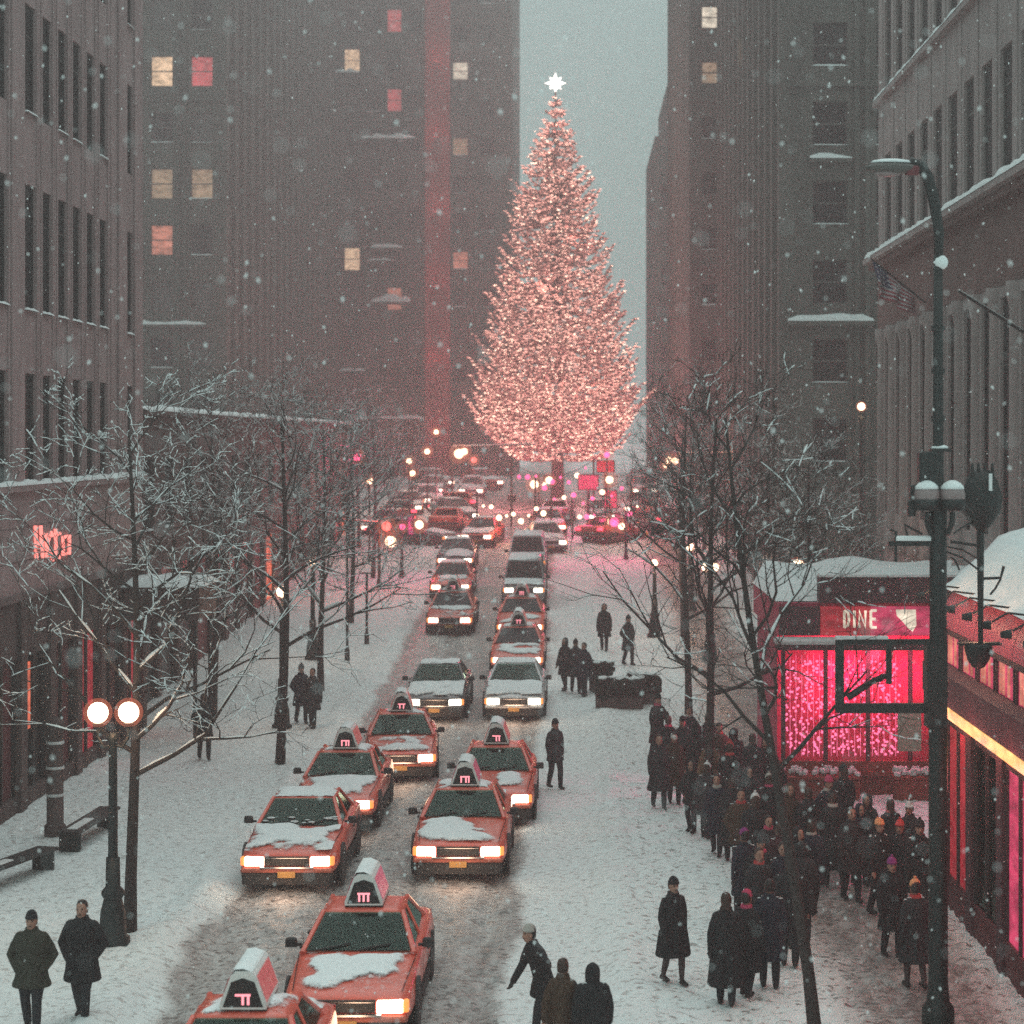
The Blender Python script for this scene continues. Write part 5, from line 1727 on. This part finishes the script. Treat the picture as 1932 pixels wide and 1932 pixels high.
zlow = pz[0]
nbr = 860
nwh = 38
for i in range(nbr):
    f = (i + rs.random()) / nbr
    z = zlow + (zt_ - zlow) * (1 - math.sqrt(1 - f)) * 1.0
    if i % 5 == 0: z = zt_ - .25 - 9.5 * rs.random() ** 1.2
    wz = (zt_ - zlow) / nwh
    z = zlow + wz * round((z - zlow) / wz) + rs.gauss(0, .1)
    if z > zt_ - .2: z = zt_ - .2 - rs.random()
    Rz = max(.22, rad_at(z)) * rs.choice((1, 1, .97, .9, 1.07, 1.16)) * rs.uniform(.84, 1.08)
    az = i * 2.39996 + rs.uniform(-.2, .2)
    out = Vector((math.cos(az), math.sin(az), 0))
    cx = leanx * z / zt_
    p0 = Vector((cx, 0, z + .12 * Rz))
    pts = []
    K = 7
    for k in range(K + 1):
        s_ = k / K
        dz = -.34 * Rz * (.35 + .65 * min(1, (z - zlow) / 5)) * math.sin(s_ * PI * .62) + .42 * Rz * s_ ** 3
        pts.append(p0 + out * Rz * s_ + Vector((rs.gauss(0, .04), rs.gauss(0, .04), dz)))
    brn.tube(pts, [.05 * (1 - .8 * k / K) for k in range(K + 1)], 3, 0, False)
    tang = Vector((-out.y, out.x, 0))
    pdim = .85 if rs.random() < .42 else .12
    step = max(3, int(Rz / .12))
    for k in range(step):
        s_ = .15 + .85 * (k + rs.random()) / step
        kk_ = min(K - 1, int(s_ * K)); p = pts[kk_].lerp(pts[kk_ + 1], s_ * K - kk_)
        side = 1 if k % 2 else -1
        ln_ = (.16 + .36 * (1 - abs(s_ - .55))) * rs.uniform(.6, 1.2) * min(1, .35 + Rz / 4)
        d = (out * .75 + tang * side * rs.uniform(.3, 1.0) + Vector((0, 0, rs.uniform(-.25, .35))))
        spray(p, d, ln_, .07 + .05 * rs.random())
        dn = d.normalized()
        nbulb = 1 + (rs.random() < .75) + (rs.random() < .35)
        for q in range(nbulb):
            pp = p + dn * ln_ * rs.uniform(.1, 1.05) + Vector((0, 0, .03))
            octa(hot if rs.random() < (.07 + .16 * max(0, 1 - z / 14)) else (dim if rs.random() < pdim else bulbs), pp, rs.uniform(.022, .046), dn * rs.uniform(.06, .18))
brn.build('branches', 'bark', ct)
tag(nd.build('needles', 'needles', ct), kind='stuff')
tag(bulbs.build('light_bulbs', 'bulb_tree', ct), kind='stuff')
tag(dim.build('dim_bulbs', 'bulb_dim', ct), kind='stuff')
tag(hot.build('bright_bulbs', 'bulb_tree_hot', ct), kind='stuff')
st_ = MB(); zc = P(0, 157, CY).z - zb0
ctr = Vector((leanx, 0, zc))
ring = []
for k in range(16):
    r_ = .78 if k % 4 == 0 else (.62 if k % 2 == 0 else .36)
    a = PI / 2 + 2 * PI * k / 16
    ring.append(ctr + Vector((r_ * math.cos(a), 0, r_ * math.sin(a))))
st_.add(ring + [ctr + Vector((0, -.3, 0)), ctr + Vector((0, .3, 0))], [(k, (k + 1) % 16, 16) for k in range(16)] + [((k + 1) % 16, k, 17) for k in range(16)])
st_.build('star', 'star', ct)
MB().bar((leanx, 0, zt_ - .3), (leanx, 0, zc - .3), .06, 6).build('star_mount', 'bark', ct)
for k in range(7):
    z = zlow + 1.5 + (zt_ - zlow - 4) * k / 6
    a = k * 2.4 + PI
    lamp_light('tree_glow', ct, (leanx * z / zt_ + math.cos(a) * rad_at(z) * .35, math.sin(a) * rad_at(z) * .35, z), (1, .36, .30), 190 + 90 * rad_at(z), .9)
# floodlights added at the tree foot to throw pink glow into the haze
for k, (dx, dy) in enumerate(((-7.5, -5), (7.0, -5), (-3.0, -8), (3.2, -8))):
    fl_ = thing('floodlight', ('pink floodlight at far left of the christmas tree foot', 'pink floodlight at right of the christmas tree foot', 'pink floodlight left of centre before the christmas tree', 'pink floodlight right of centre before the christmas tree')[k], 'floodlight', (cb.x + dx, CY + dy, gz(CY + dy)))
    MB().lathe([(.2, -.1), (.2, .1), (.06, .14), (.06, .7)], n=8).build('stand', 'iron', fl_)
    ho = MB().cbox(-.3, .3, -.15, .2, .7, 1.15, .03).build('housing', 'iron', fl_)
    MB().box(-.25, .25, .2, .22, .75, 1.1).build('lens', 'sig_pink', ho)
    lamp_light('flood_lamp', fl_, (0, .6, 1.2), (1, .26, .30), 1500, .4)
lamp_light('star_lamp', ct, (leanx, -1.0, zc), (1, .62, .55), 700, .4)


# ================================================================== PEOPLE
def cap_chain(mb, pts, rad, n=9, m=0):
    """tube with rounded ends"""
    pts = [Vector(p) for p in pts]
    d0 = (pts[0] - pts[1]).normalized(); d1 = (pts[-1] - pts[-2]).normalized()
    P_ = [pts[0] + d0 * rad[0] * .9, pts[0] + d0 * rad[0] * .55] + pts + [pts[-1] + d1 * rad[-1] * .55, pts[-1] + d1 * rad[-1] * .9]
    R_ = [rad[0] * .4, rad[0] * .83] + list(rad) + [rad[-1] * .83, rad[-1] * .4]
    mb.tube(P_, R_, n, m)


def remesh_to(mb, name, vox, mats, assign=None, smooth_it=2):
    o = mb.build(name, mats, None, True)
    smooth_eval(o, [('REMESH', dict(mode='VOXEL', voxel_size=vox, use_smooth_shade=True)), ('SMOOTH', dict(factor=.5, iterations=smooth_it))])
    me = o.data
    me.materials.clear()
    for q in mats: me.materials.append(MATS[q])
    if assign:
        co = np.empty(len(me.polygons) * 3); me.polygons.foreach_get('center', co); co = co.reshape(-1, 3)
        me.polygons.foreach_set('material_index', assign(co).astype(np.int32))
    me.polygons.foreach_set('use_smooth', [True] * len(me.polygons))
    me.name = name
    bpy.data.objects.remove(o)
    return me


def person(label, x, y, H=1.74, face=0., coat='black', length=.56, flare=1.0, hat=None, hair='hair_dark', legs='trousers', stride=.25, arms='walk', scarf=None, lean=0., bulk=1., vox=.018,
           bag=None, seed=0, z=None, group=None, hood=False, longhair=False):
    """face: direction walked, 0 = towards the camera"""
    rs = random.Random(seed)
    z0 = (gz(y) + (.12 if (x > .9 or x < -7) else .0)) if z is None else z
    t = thing('person', label, 'person', (x, y, z0), face, group)
    k = H / 1.75
    S = stride
    F = -1                                              # local forward is -y
    hipz, kneez = .90 * k, .49 * k
    shz = 1.43 * k
    ly = lambda zz: F * lean * max(0, (zz - hipz)) / (.55 * k)
    b = MB()
    hands = []
    for s_ in (-1, 1):
        ph = s_ * S
        hip = Vector((s_ * .095 * k, 0, hipz)); knee = Vector((s_ * .10 * k, F * (ph * .45 + .05), kneez)); an = Vector((s_ * .10 * k, F * ph * .9 + (.04 if ph < 0 else 0), .09 * k + max(0, -ph) * .22))
        cap_chain(b, [hip, hip.lerp(knee, .5), knee, knee.lerp(an, .45), an], [.1 * k * bulk, .092 * k * bulk, .075 * k, .072 * k, .060 * k] if legs == 'trousers' else [.098 * k * bulk, .085 * k * bulk, .062 * k, .060 * k, .042 * k])
        cap_chain(b, [an + Vector((0, -F * .05, -.045 * k)), an + Vector((0, F * .08, -.05 * k)), an + Vector((0, F * .17, -.055 * k))], [.045 * k, .045 * k, .035 * k], 8)
        # arms
        sh = Vector((s_ * .165 * k * bulk, ly(shz), shz - .035 * k))
        if arms == 'pockets':
            el = sh + Vector((s_ * .13, -F * .05, -.27 * k)); wr = el + Vector((-s_ * .13, F * .12, -.20 * k))
        elif arms == 'phone' and s_ == 1:
            el = sh + Vector((s_ * .08, F * .10, -.26 * k)); wr = el + Vector((-s_ * .10, F * .18, .13 * k))
        elif arms == 'point' and s_ == 1:
            el = sh + Vector((s_ * .24, F * .05, -.07 * k)); wr = el + Vector((s_ * .24, F * .06, -.02))
        elif arms == 'fold':
            el = sh + Vector((s_ * .06, F * .08, -.27 * k)); wr = el + Vector((-s_ * .20, F * .13, .03 * k))
        else:
            el = sh + Vector((s_ * .06, F * (-ph * .35) - F * .02, -.28 * k)); wr = el + Vector((s_ * .01, F * (-ph * .45 + .06), -.25 * k))
        cap_chain(b, [sh, sh.lerp(el, .5), el, el.lerp(wr, .5), wr], [.058 * k, .05 * k, .043 * k, .04 * k, .03 * k], 8)
        dr = (wr - el).normalized()
        hands.append((s_, sh, el, wr, dr))
        cap_chain(b, [wr, wr + dr * .085 * k], [.03 * k, .036 * k], 8)
        pal = wr + dr * .09 * k
        sd_ = dr.cross(Vector((0, 1, 0)))
        if sd_.length < .1: sd_ = Vector((1, 0, 0))
        sd_.normalize(); nrm = dr.cross(sd_)
        for q in range(4):
            o_ = sd_ * (q - 1.5) * .021 * k
            L_ = (.075, .085, .08, .062)[q] * k
            cap_chain(b, [pal + o_ - dr * .01, pal + o_ + dr * L_ * .55, pal + o_ + dr * L_ * .85 + nrm * .025], [.0115 * k, .0105 * k, .009 * k], 6)
        cap_chain(b, [wr + dr * .03 + sd_ * .03, wr + dr * .07 + sd_ * .055, wr + dr * .10 + sd_ * .06], [.013 * k, .012 * k, .010 * k], 6)
    # trunk
    tr_ = [(0, 0, hipz - .08 * k, .13, .10), (0, 0, hipz + .03 * k, .17, .125), (0, ly(1.1 * k), 1.1 * k, .155, .115), (0, ly(1.28 * k), 1.28 * k, .18, .13), (0, ly(1.40 * k), 1.40 * k, .185, .115), (0, ly(1.47 * k), 1.47 * k, .10, .08)]
    b.rings([(p[0], p[1], p[2], p[3] * k * bulk, p[4] * k * bulk) for p in tr_], 16)
    hy = ly(1.6 * k) + F * .02
    cap_chain(b, [(0, ly(1.42 * k), 1.42 * k), (0, hy, 1.54 * k)], [.065 * k, .058 * k])
    hz = 1.63 * k
    b.rings([(0, hy + F * .03, hz - .125 * k, .035 * k, .035 * k), (0, hy + F * .02, hz - .105 * k, .058 * k, .062 * k), (0, hy + F * .01, hz - .05 * k, .070 * k, .085 * k), (0, hy, hz + .01 * k, .077 * k, .096 * k),
             (0, hy - F * .004, hz + .06 * k, .074 * k, .092 * k), (0, hy - F * .006, hz + .10 * k, .052 * k, .066 * k), (0, hy, hz + .12 * k, .02 * k, .025 * k)], 14)
    cap_chain(b, [(0, hy + F * .085 * k, hz + .015 * k), (0, hy + F * .112 * k, hz - .03 * k)], [.012 * k, .017 * k], 6)     # nose
    for s_ in (-1, 1): b.ball((s_ * .078 * k, hy - F * .005, hz - .01 * k), .022 * k, 6, 5, 0, .5, .8, 1.3)
    b.ball((0, hy + F * .083 * k, hz - .066 * k), .022 * k, 6, 4, 0, 1.2, .6, .5)

    def asg(co):
        m_ = np.where(co[:, 2] > 1.44 * k, 0, 1)
        m_ = np.where(co[:, 2] < .11 * k, 2, m_)
        for s_, sh, el, wr, dr in hands:
            d = np.linalg.norm(co - np.array(wr + dr * .08), axis=1)
            m_ = np.where(d < .12, 0 if seed % 5 == 0 else 2, m_)
        return m_
    me = remesh_to(b, 'body', min(vox, .014) if vox < .02 else vox, ['skin', legs, 'boots'], asg, 1)
    link('body', me, t)
    ey = MB()
    for s_ in (-1, 1): ey.ball((s_ * .033 * k, hy + F * .083 * k, hz + .012 * k), .013 * k, 6, 5)
    ey.box(-.028 * k, .028 * k, hy + F * .098 * k - .006, hy + F * .098 * k + .004, hz - .070 * k, hz - .062 * k)
    ey.build('eyes_and_mouth', 'eye', t)
    # coat
    c = MB()
    hem = shz - length * H * .92
    cb_ = [(hem, .23 * flare, .19 * flare), (hem + .04, .235 * flare, .195 * flare), ((hem + hipz) / 2 if hem < hipz else hem + .1, .215 * (1 + (flare - 1) * .6), .17), (max(hipz, hem + .14), .205, .155), (1.1 * k, .195, .15), (1.28 * k, .215, .16), (1.37 * k, .212, .145), (1.42 * k, .185, .125), (1.46 * k, .135, .105), (1.50 * k, .085, .085)]
    cb_ = sorted(cb_, key=lambda q: q[0])
    c.rings([(0, ly(z_), z_, rx * k * bulk, ry * k * bulk) for z_, rx, ry in cb_], 18)
    for s_, sh, el, wr, dr in hands:
        cap_chain(c, [sh + Vector((-s_ * .02, 0, .0)), sh.lerp(el, .5), el, el.lerp(wr, .5), wr], [.072 * k * bulk, .074 * k, .070 * k, .064 * k, .056 * k], 10)
    # folds
    for q in range(9):
        a = 2 * PI * q / 9 + rs.random()
        r0 = .2 * flare * k * bulk
        c.tube([(math.cos(a) * r0 * .9, math.sin(a) * r0 * .72, hipz), (math.cos(a) * r0 * 1.08, math.sin(a) * r0 * .9, hem + .02)], [.02, .035], 5)
    link('coat', remesh_to(c, 'coat', max(vox, .016), ['coat_' + coat], None, 2), t)
    co_ = MB().rings([(0, ly(1.44 * k), 1.44 * k, .115 * k, .10 * k), (0, ly(1.5 * k), 1.50 * k, .10 * k, .095 * k), (0, ly(1.53 * k), 1.535 * k, .092 * k, .09 * k)], 14)
    co_.build('collar' if not scarf else 'scarf', scarf or ('coat_' + coat), t, True)
    # snow on shoulders
    sb = MB()
    for s_ in (-1, 1):
        for q in range(3):
            xx = rs.uniform(.10, .2)
            sb.ball((s_ * xx * k, ly(1.45 * k) + rs.uniform(-.05, .05), (1.50 - .45 * max(0, xx - .08)) * k), rs.uniform(.012, .022), 6, 4, 0, 1.4, 1.2, .4)
    if seed % 3 == 0: sb.build('shoulder_snow', 'snow_dirty', t)
    if hood:
        h_ = MB()
        h_.rings([(0, hy - F * .01, hz - .16 * k, .105 * k, .11 * k), (0, hy - F * .02, hz - .05 * k, .112 * k, .115 * k), (0, hy - F * .03, hz + .04 * k, .108 * k, .112 * k), (0, hy - F * .04, hz + .10 * k, .085 * k, .09 * k), (0, hy - F * .05, hz + .145 * k, .03 * k, .035 * k)], 14)
        for v_i, v_ in enumerate(h_.v):
            if (v_[1] - hy) * F > .055 * k and abs(v_[0]) < .08 * k: h_.v[v_i] = (v_[0], hy + F * .05 * k, v_[2])
        h_.build('hood', hat or ('coat_' + coat), t, True)
    elif hat:
        h_ = MB().rings([(0, hy, hz + .035 * k, .088 * k, .108 * k), (0, hy, hz + .062 * k, .092 * k, .112 * k), (0, hy, hz + .066 * k, .086 * k, .105 * k), (0, hy - F * .005, hz + .12 * k, .072 * k, .09 * k), (0, hy - F * .008, hz + .155 * k, .035 * k, .045 * k), (0, hy - F * .008, hz + .165 * k, .008, .01)], 14)
        ho_ = h_.build('hat', hat, t, True)
        if seed % 2: MB().ball((0, hy, hz + .175 * k), .028 * k, 8, 5).build('pompom', hat, ho_, True)
    if not hood:
        h_ = MB()
        top_ = [(0, hy - F * .022, hz + .135 * k, .02 * k, .03 * k), (0, hy - F * .022, hz + .115 * k, .06 * k, .075 * k), (0, hy - F * .024, hz + .06 * k, .083 * k, .092 * k), (0, hy - F * .03, hz - .0 * k, .085 * k, .085 * k), (0, hy - F * .04, hz - .06 * k, .075 * k, .07 * k)]
        if longhair: top_ += [(0, hy - F * .055, hz - .16 * k, .09 * k, .06 * k), (0, hy - F * .06, hz - .26 * k, .085 * k, .045 * k)]
        h_.rings(top_, 14); h_.build('hair', hair, t, True)
    if bag:
        s_, sh, el, wr, dr = hands[1]
        bz = wr.z - .12
        bo = MB().cbox(wr.x - .06 + .03, wr.x + .06 + .03, wr.y - .17, wr.y + .17, bz - .32, bz, .02).build('x', bag)
        bo.name = 'shopping_bag'; bo.location = t.location; bo.rotation_euler = t.rotation_euler
        tag(bo, 'bag carried by the ' + label[:60].split(',')[0], 'bag')
        MB().tube([(wr.x + .03, wr.y - .09, bz), (wr.x + .03, wr.y - .05, bz + .13), (wr.x + .03, wr.y + .05, bz + .13), (wr.x + .03, wr.y + .09, bz)], .008, 5).build('bag_handle', bag, bo)
    return t


NEAR = .015
person('person in dark brown jacket and cap, hands in pockets, at bottom left edge', P(60, 0, 31.1).x, 31.1, 1.76, R(0), 'olive', .47, 1.08, 'coat_black', stride=.14, arms='pockets', bulk=1.14, vox=NEAR, seed=2)
person('person in long black coat walking right of the brown jacketed one, bottom left', P(155, 0, 31.7).x, 31.7, 1.80, R(-6), 'black', .52, 1.02, None, stride=.2, arms='pockets', bulk=1.16, vox=NEAR, seed=4)
person('person in knee length black coat crossing the snow alone with bare calves', P(1270, 0, 33.9).x, 33.9, 1.68, R(25), 'black', .60, 1.30, 'coat_black', stride=.13, legs='stockings', vox=NEAR, seed=6)
person('person in pale grey hat leaning forward with arm stretched out', P(1026, 0, 31.3).x, 31.3, 1.66, R(-60), 'black', .50, 1.1, 'knit_greyhat', stride=.22, arms='point', lean=.18, vox=NEAR, seed=8)
person('person in brown coat at the bottom edge beside the black hooded one', P(1062, 0, 29.2).x, 29.2, 1.66, R(160), 'brown', .55, 1.1, None, hair='hair_brown', stride=.18, vox=NEAR, seed=10)
person('black hooded person at the bottom edge, back turned', P(1118, 0, 29.0).x, 29.0, 1.64, R(185), 'black', .52, 1.12, 'coat_black', stride=.16, bulk=1.15, vox=NEAR, seed=12, hood=True)
person('person with brown hair in ankle length black coat at front of the right crowd', P(1370, 0, 32.6).x, 32.6, 1.72, R(170), 'black', .70, 1.25, None, hair='hair_brown', longhair=True, stride=.1, vox=NEAR, seed=14)
person('person with pink hat and scarf close behind the brown haired one', P(1408, 0, 33.1).x, 33.1, 1.64, R(150), 'black', .62, 1.2, 'knit_pink', scarf='knit_pink', stride=.1, vox=NEAR, seed=16)
person('person carrying a dark striped bag, right of the pink hat', P(1452, 0, 33.6).x, 33.6, 1.72, R(175), 'navy', .6, 1.15, None, bag='coat_black', stride=.12, vox=NEAR, seed=18)
person('broad person in black parka behind the striped bag carrier', P(1490, 0, 35.0).x, 35.0, 1.80, R(170), 'black', .5, 1.1, 'coat_charcoal', bulk=1.2, stride=.1, vox=NEAR, seed=20)
person('person with red brown scarf deep in the right crowd', P(1432, 0, 36.2).x, 36.2, 1.72, R(20), 'charcoal', .55, 1.1, None, hair='hair_brown', scarf='knit_red', stride=.1, vox=.02, seed=22)
person('person with violet cap near the kerb, front of the second row', P(1405, 0, 38.0).x, 38.0, 1.70, R(200), 'navy', .55, 1.1, 'knit_violet', stride=.1, vox=.02, seed=24)
person('person in orange knit hat and long skirted coat beside the cobra lamp post', P(1727, 0, 33.6).x, 33.6, 1.70, R(190), 'charcoal', .62, 1.22, 'knit_orange', scarf='knit_red', stride=.12, legs='stockings', vox=NEAR, seed=27)
person('person with violet hat left of the orange knit hat by the lamp post', P(1682, 0, 35.6).x, 35.6, 1.66, R(10), 'black', .58, 1.1, 'knit_violet', stride=.1, vox=.02, seed=29)
person('person with light orange hair near the store front', P(1658, 0, 38.8).x, 38.8, 1.74, R(30), 'black', .56, 1.1, 'knit_orange', stride=.1, vox=.02, seed=30)
person('person in red knit hat next to light orange hair', P(1698, 0, 38.9).x, 38.9, 1.70, R(-20), 'black', .56, 1.1, 'knit_red', stride=.1, vox=.02, seed=31)
person('tall person in black against the store doorway behind the lamp post', P(1735, 0, 38.2).x, 38.2, 1.82, R(0), 'black', .56, 1.1, 'coat_black', stride=.1, vox=.02, seed=33)
person('person in charcoal coat left of the light orange hair', P(1606, 0, 40.0).x, 40.0, 1.76, R(15), 'charcoal', .56, 1.1, None, stride=.1, vox=.02, seed=34)
person('person crossing alone between the taxis and the right pavement', P(1047, 0, 53.6).x, 53.6, 1.74, R(30), 'charcoal', .45, 1.0, 'coat_black', stride=.12, vox=.02, seed=36)
person('person in long dark coat at the head of the right crowd, near the road', P(1243, 0, 50.0).x, 50.0, 1.74, R(10), 'charcoal', .62, 1.25, None, stride=.14, vox=.02, seed=38)
person('person in brown coat half hidden behind the long coated one', P(1272, 0, 50.6).x, 50.6, 1.70, R(0), 'brown', .6, 1.2, None, stride=.12, vox=.02, seed=40)
crowd = [(1305, 47.0, 'black', None, 'in black with snow on the hood', True), (1332, 46.2, 'charcoal', 'knit_white', 'with white cap', False), (1352, 44.4, 'navy', None, 'bareheaded in navy', False), (1380, 43.6, 'black', 'coat_black', 'in black cap', False),
         (1398, 42.0, 'brown', None, 'in brown coat', False), (1425, 41.0, 'black', 'knit_white', 'in black with white hat', False), (1448, 40.2, 'charcoal', None, 'bareheaded in charcoal', False), (1470, 39.0, 'maroonc', None, 'in dark maroon coat', False),
         (1500, 38.4, 'black', None, 'in black hood', True), (1530, 38.8, 'navy', 'coat_charcoal', 'in navy with grey cap', False), (1340, 49.4, 'tanc', None, 'in tan coat', False), (1376, 48.0, 'black', 'knit_red', 'with red hat', False),
         (1415, 46.0, 'charcoal', None, 'hooded in charcoal', True), (1452, 44.6, 'black', 'knit_greyhat', 'with grey hat', False), (1490, 43.2, 'brown', None, 'hooded in brown', True), (1525, 42.4, 'black', None, 'bareheaded in black', False),
         (1560, 43.5, 'navy', 'knit_pink', 'with pink hat', False), (1590, 44.6, 'black', 'coat_black', 'in black by the red planter', False), (1640, 42.6, 'charcoal', None, 'hooded near the pavilion', True),
         (1462, 47.5, 'black', None, 'in black beside the grey hat', False), (1436, 37.4, 'black', 'coat_black', 'in black cap near the pink scarf', False), (1512, 36.6, 'charcoal', None, 'hooded behind the black parka', True), (1478, 36.4, 'navy', None, 'in navy behind the striped bag', False),
         (1575, 41.2, 'black', 'coat_black', 'in black left of the charcoal coat', False), (1622, 41.4, 'navy', None, 'in navy between charcoal coat and pavilion', True), (1680, 41.6, 'black', None, 'in black behind the red knit hat', False), (1718, 41.0, 'charcoal', 'knit_white', 'with white hat behind the red knit hat', False),
         (1262, 53.5, 'black', None, 'in black, third at the far end', False), (1290, 53.0, 'charcoal', 'coat_black', 'in charcoal cap at the far end', False), (1312, 51.5, 'black', None, 'hooded at the far end', True), (1300, 56.5, 'navy', None, 'in navy far behind the tan coat', False),
         (1336, 54.5, 'black', 'knit_greyhat', 'with grey hat at the far end', False), (1358, 52.5, 'brown', None, 'in brown at the far end', False), (1388, 51.0, 'black', None, 'in black below the long limbed tree', True), (1240, 57.5, 'black', 'coat_black', 'farthest up the kerb', False),
         (1420, 49.5, 'charcoal', None, 'in charcoal nearest the pavilion corner', False), (1445, 50.5, 'black', None, 'hooded by the pavilion corner', True)]
for i, (u, Y, ct_, ht, lb, hd_) in enumerate(crowd):
    person('crowd member %s on the right pavement, %s' % (lb, 'front file' if i < 10 else 'rear file'), P(u, 0, Y).x, Y, 1.58 + .05 * (i * 7 % 6), R((i * 67) % 60 - 30 + (180 if i % 2 else 0)), ct_, .46 + .07 * (i % 4), 1.05 + .08 * (i % 3), ht,
           hair='hair_brown' if i % 2 else 'hair_dark', stride=.06 + .05 * (i % 4), lean=(0, .05, -.03, .1, .02)[i % 5], bulk=(1, 1.12, .94, 1.05)[i % 4], longhair=(i % 4 == 1), scarf=(None, None, 'knit_greyhat', None, 'knit_red', None, 'knit_pink')[i % 7], vox=.028, seed=50 + i, hood=hd_, group='crowd on the right pavement', arms=('pockets', 'walk', 'phone', 'fold')[i % 4])
for i, (u, v, lb) in enumerate(((1066, 1322, 'dark figure standing at road edge beside the pale car, left one'), (1086, 1325, 'dark figure at road edge beside the pale car, middle one'), (1102, 1330, 'dark figure at road edge, nearest the hedge planters'),
                               (385, 1442, 'dark figure walking behind the bare tree on left pavement'), (590, 1385, 'dark figure right of the second snowy tree trunk'), (568, 1378, 'dark figure just behind the second snowy tree trunk'),
                               (1140, 1270, 'dark figure far along right pavement above the hedges'), (1185, 1290, 'dark figure behind the hedge planters'))):
    q = at_ground(u, v)
    person(lb, q.x, q.y, 1.78, R((i * 50) % 90 - 40), ('black', 'charcoal', 'navy')[i % 3], .56, 1.12, 'coat_black' if i % 2 else None, stride=.12, vox=.026, seed=80 + i, arms='pockets' if i % 2 else 'walk', hood=(i % 3 == 0))

# ================================================================== FALLING SNOW
fs = MB(); rs = random.Random(5)
n_done = 0
while n_done < 8200:
    Y = 4.5 + 75 * rs.random() ** .8
    X = rs.uniform(-.36, .30) * Y + rs.uniform(-1, 1)
    Z = CAMZ + rs.uniform(-.32, .26) * Y + rs.uniform(-.5, .5)
    if Z < .3: continue
    if X < -12.7 and Y > 37: continue
    if X > 6.6 and (Y < 41 or Y > 51) and Z < 7.5: continue
    if X > 10 and Y > 39: continue
    r = rs.uniform(.35, 1.0) ** 1.5 * .0135
    if Y < 14: r *= .55
    x, y, z = X, Y, Z
    e = r * rs.uniform(1.0, 1.9)
    tx = rs.uniform(-.4, .4) * e
    fs.add([(x + r, y, z), (x - r, y, z), (x, y + r, z), (x, y - r, z), (x + tx, y, z + e), (x - tx, y, z - e)], [(0, 2, 4), (2, 1, 4), (1, 3, 4), (3, 0, 4), (2, 0, 5), (1, 2, 5), (3, 1, 5), (0, 3, 5)])
    n_done += 1
mat('flake', (.88, .9, .9), .6)
fo = fs.build('falling_snow', 'flake')
tag(fo, 'snowflakes falling through the whole street', 'snow', kind='stuff')

# ================================================================== HAZE
hz_ = MB().box(-70, 60, -12, 250, -1.3, 67)
hm = bpy.data.materials.new('haze'); hm.use_nodes = True
t = hm.node_tree
t.nodes.clear()
o = t.nodes.new('ShaderNodeOutputMaterial'); pv = t.nodes.new('ShaderNodeVolumePrincipled')
pv.inputs['Color'].default_value = (.97, .86, .86, 1)  # pink cast of the street lights put into the haze colour
pv.inputs['Density'].default_value = .0040
pv.inputs['Anisotropy'].default_value = .45
t.links.new(pv.outputs[0], o.inputs['Volume'])
MATS['haze'] = hm
tag(hz_.build('haze', 'haze'), 'pale snow haze filling the street', 'haze', kind='stuff')
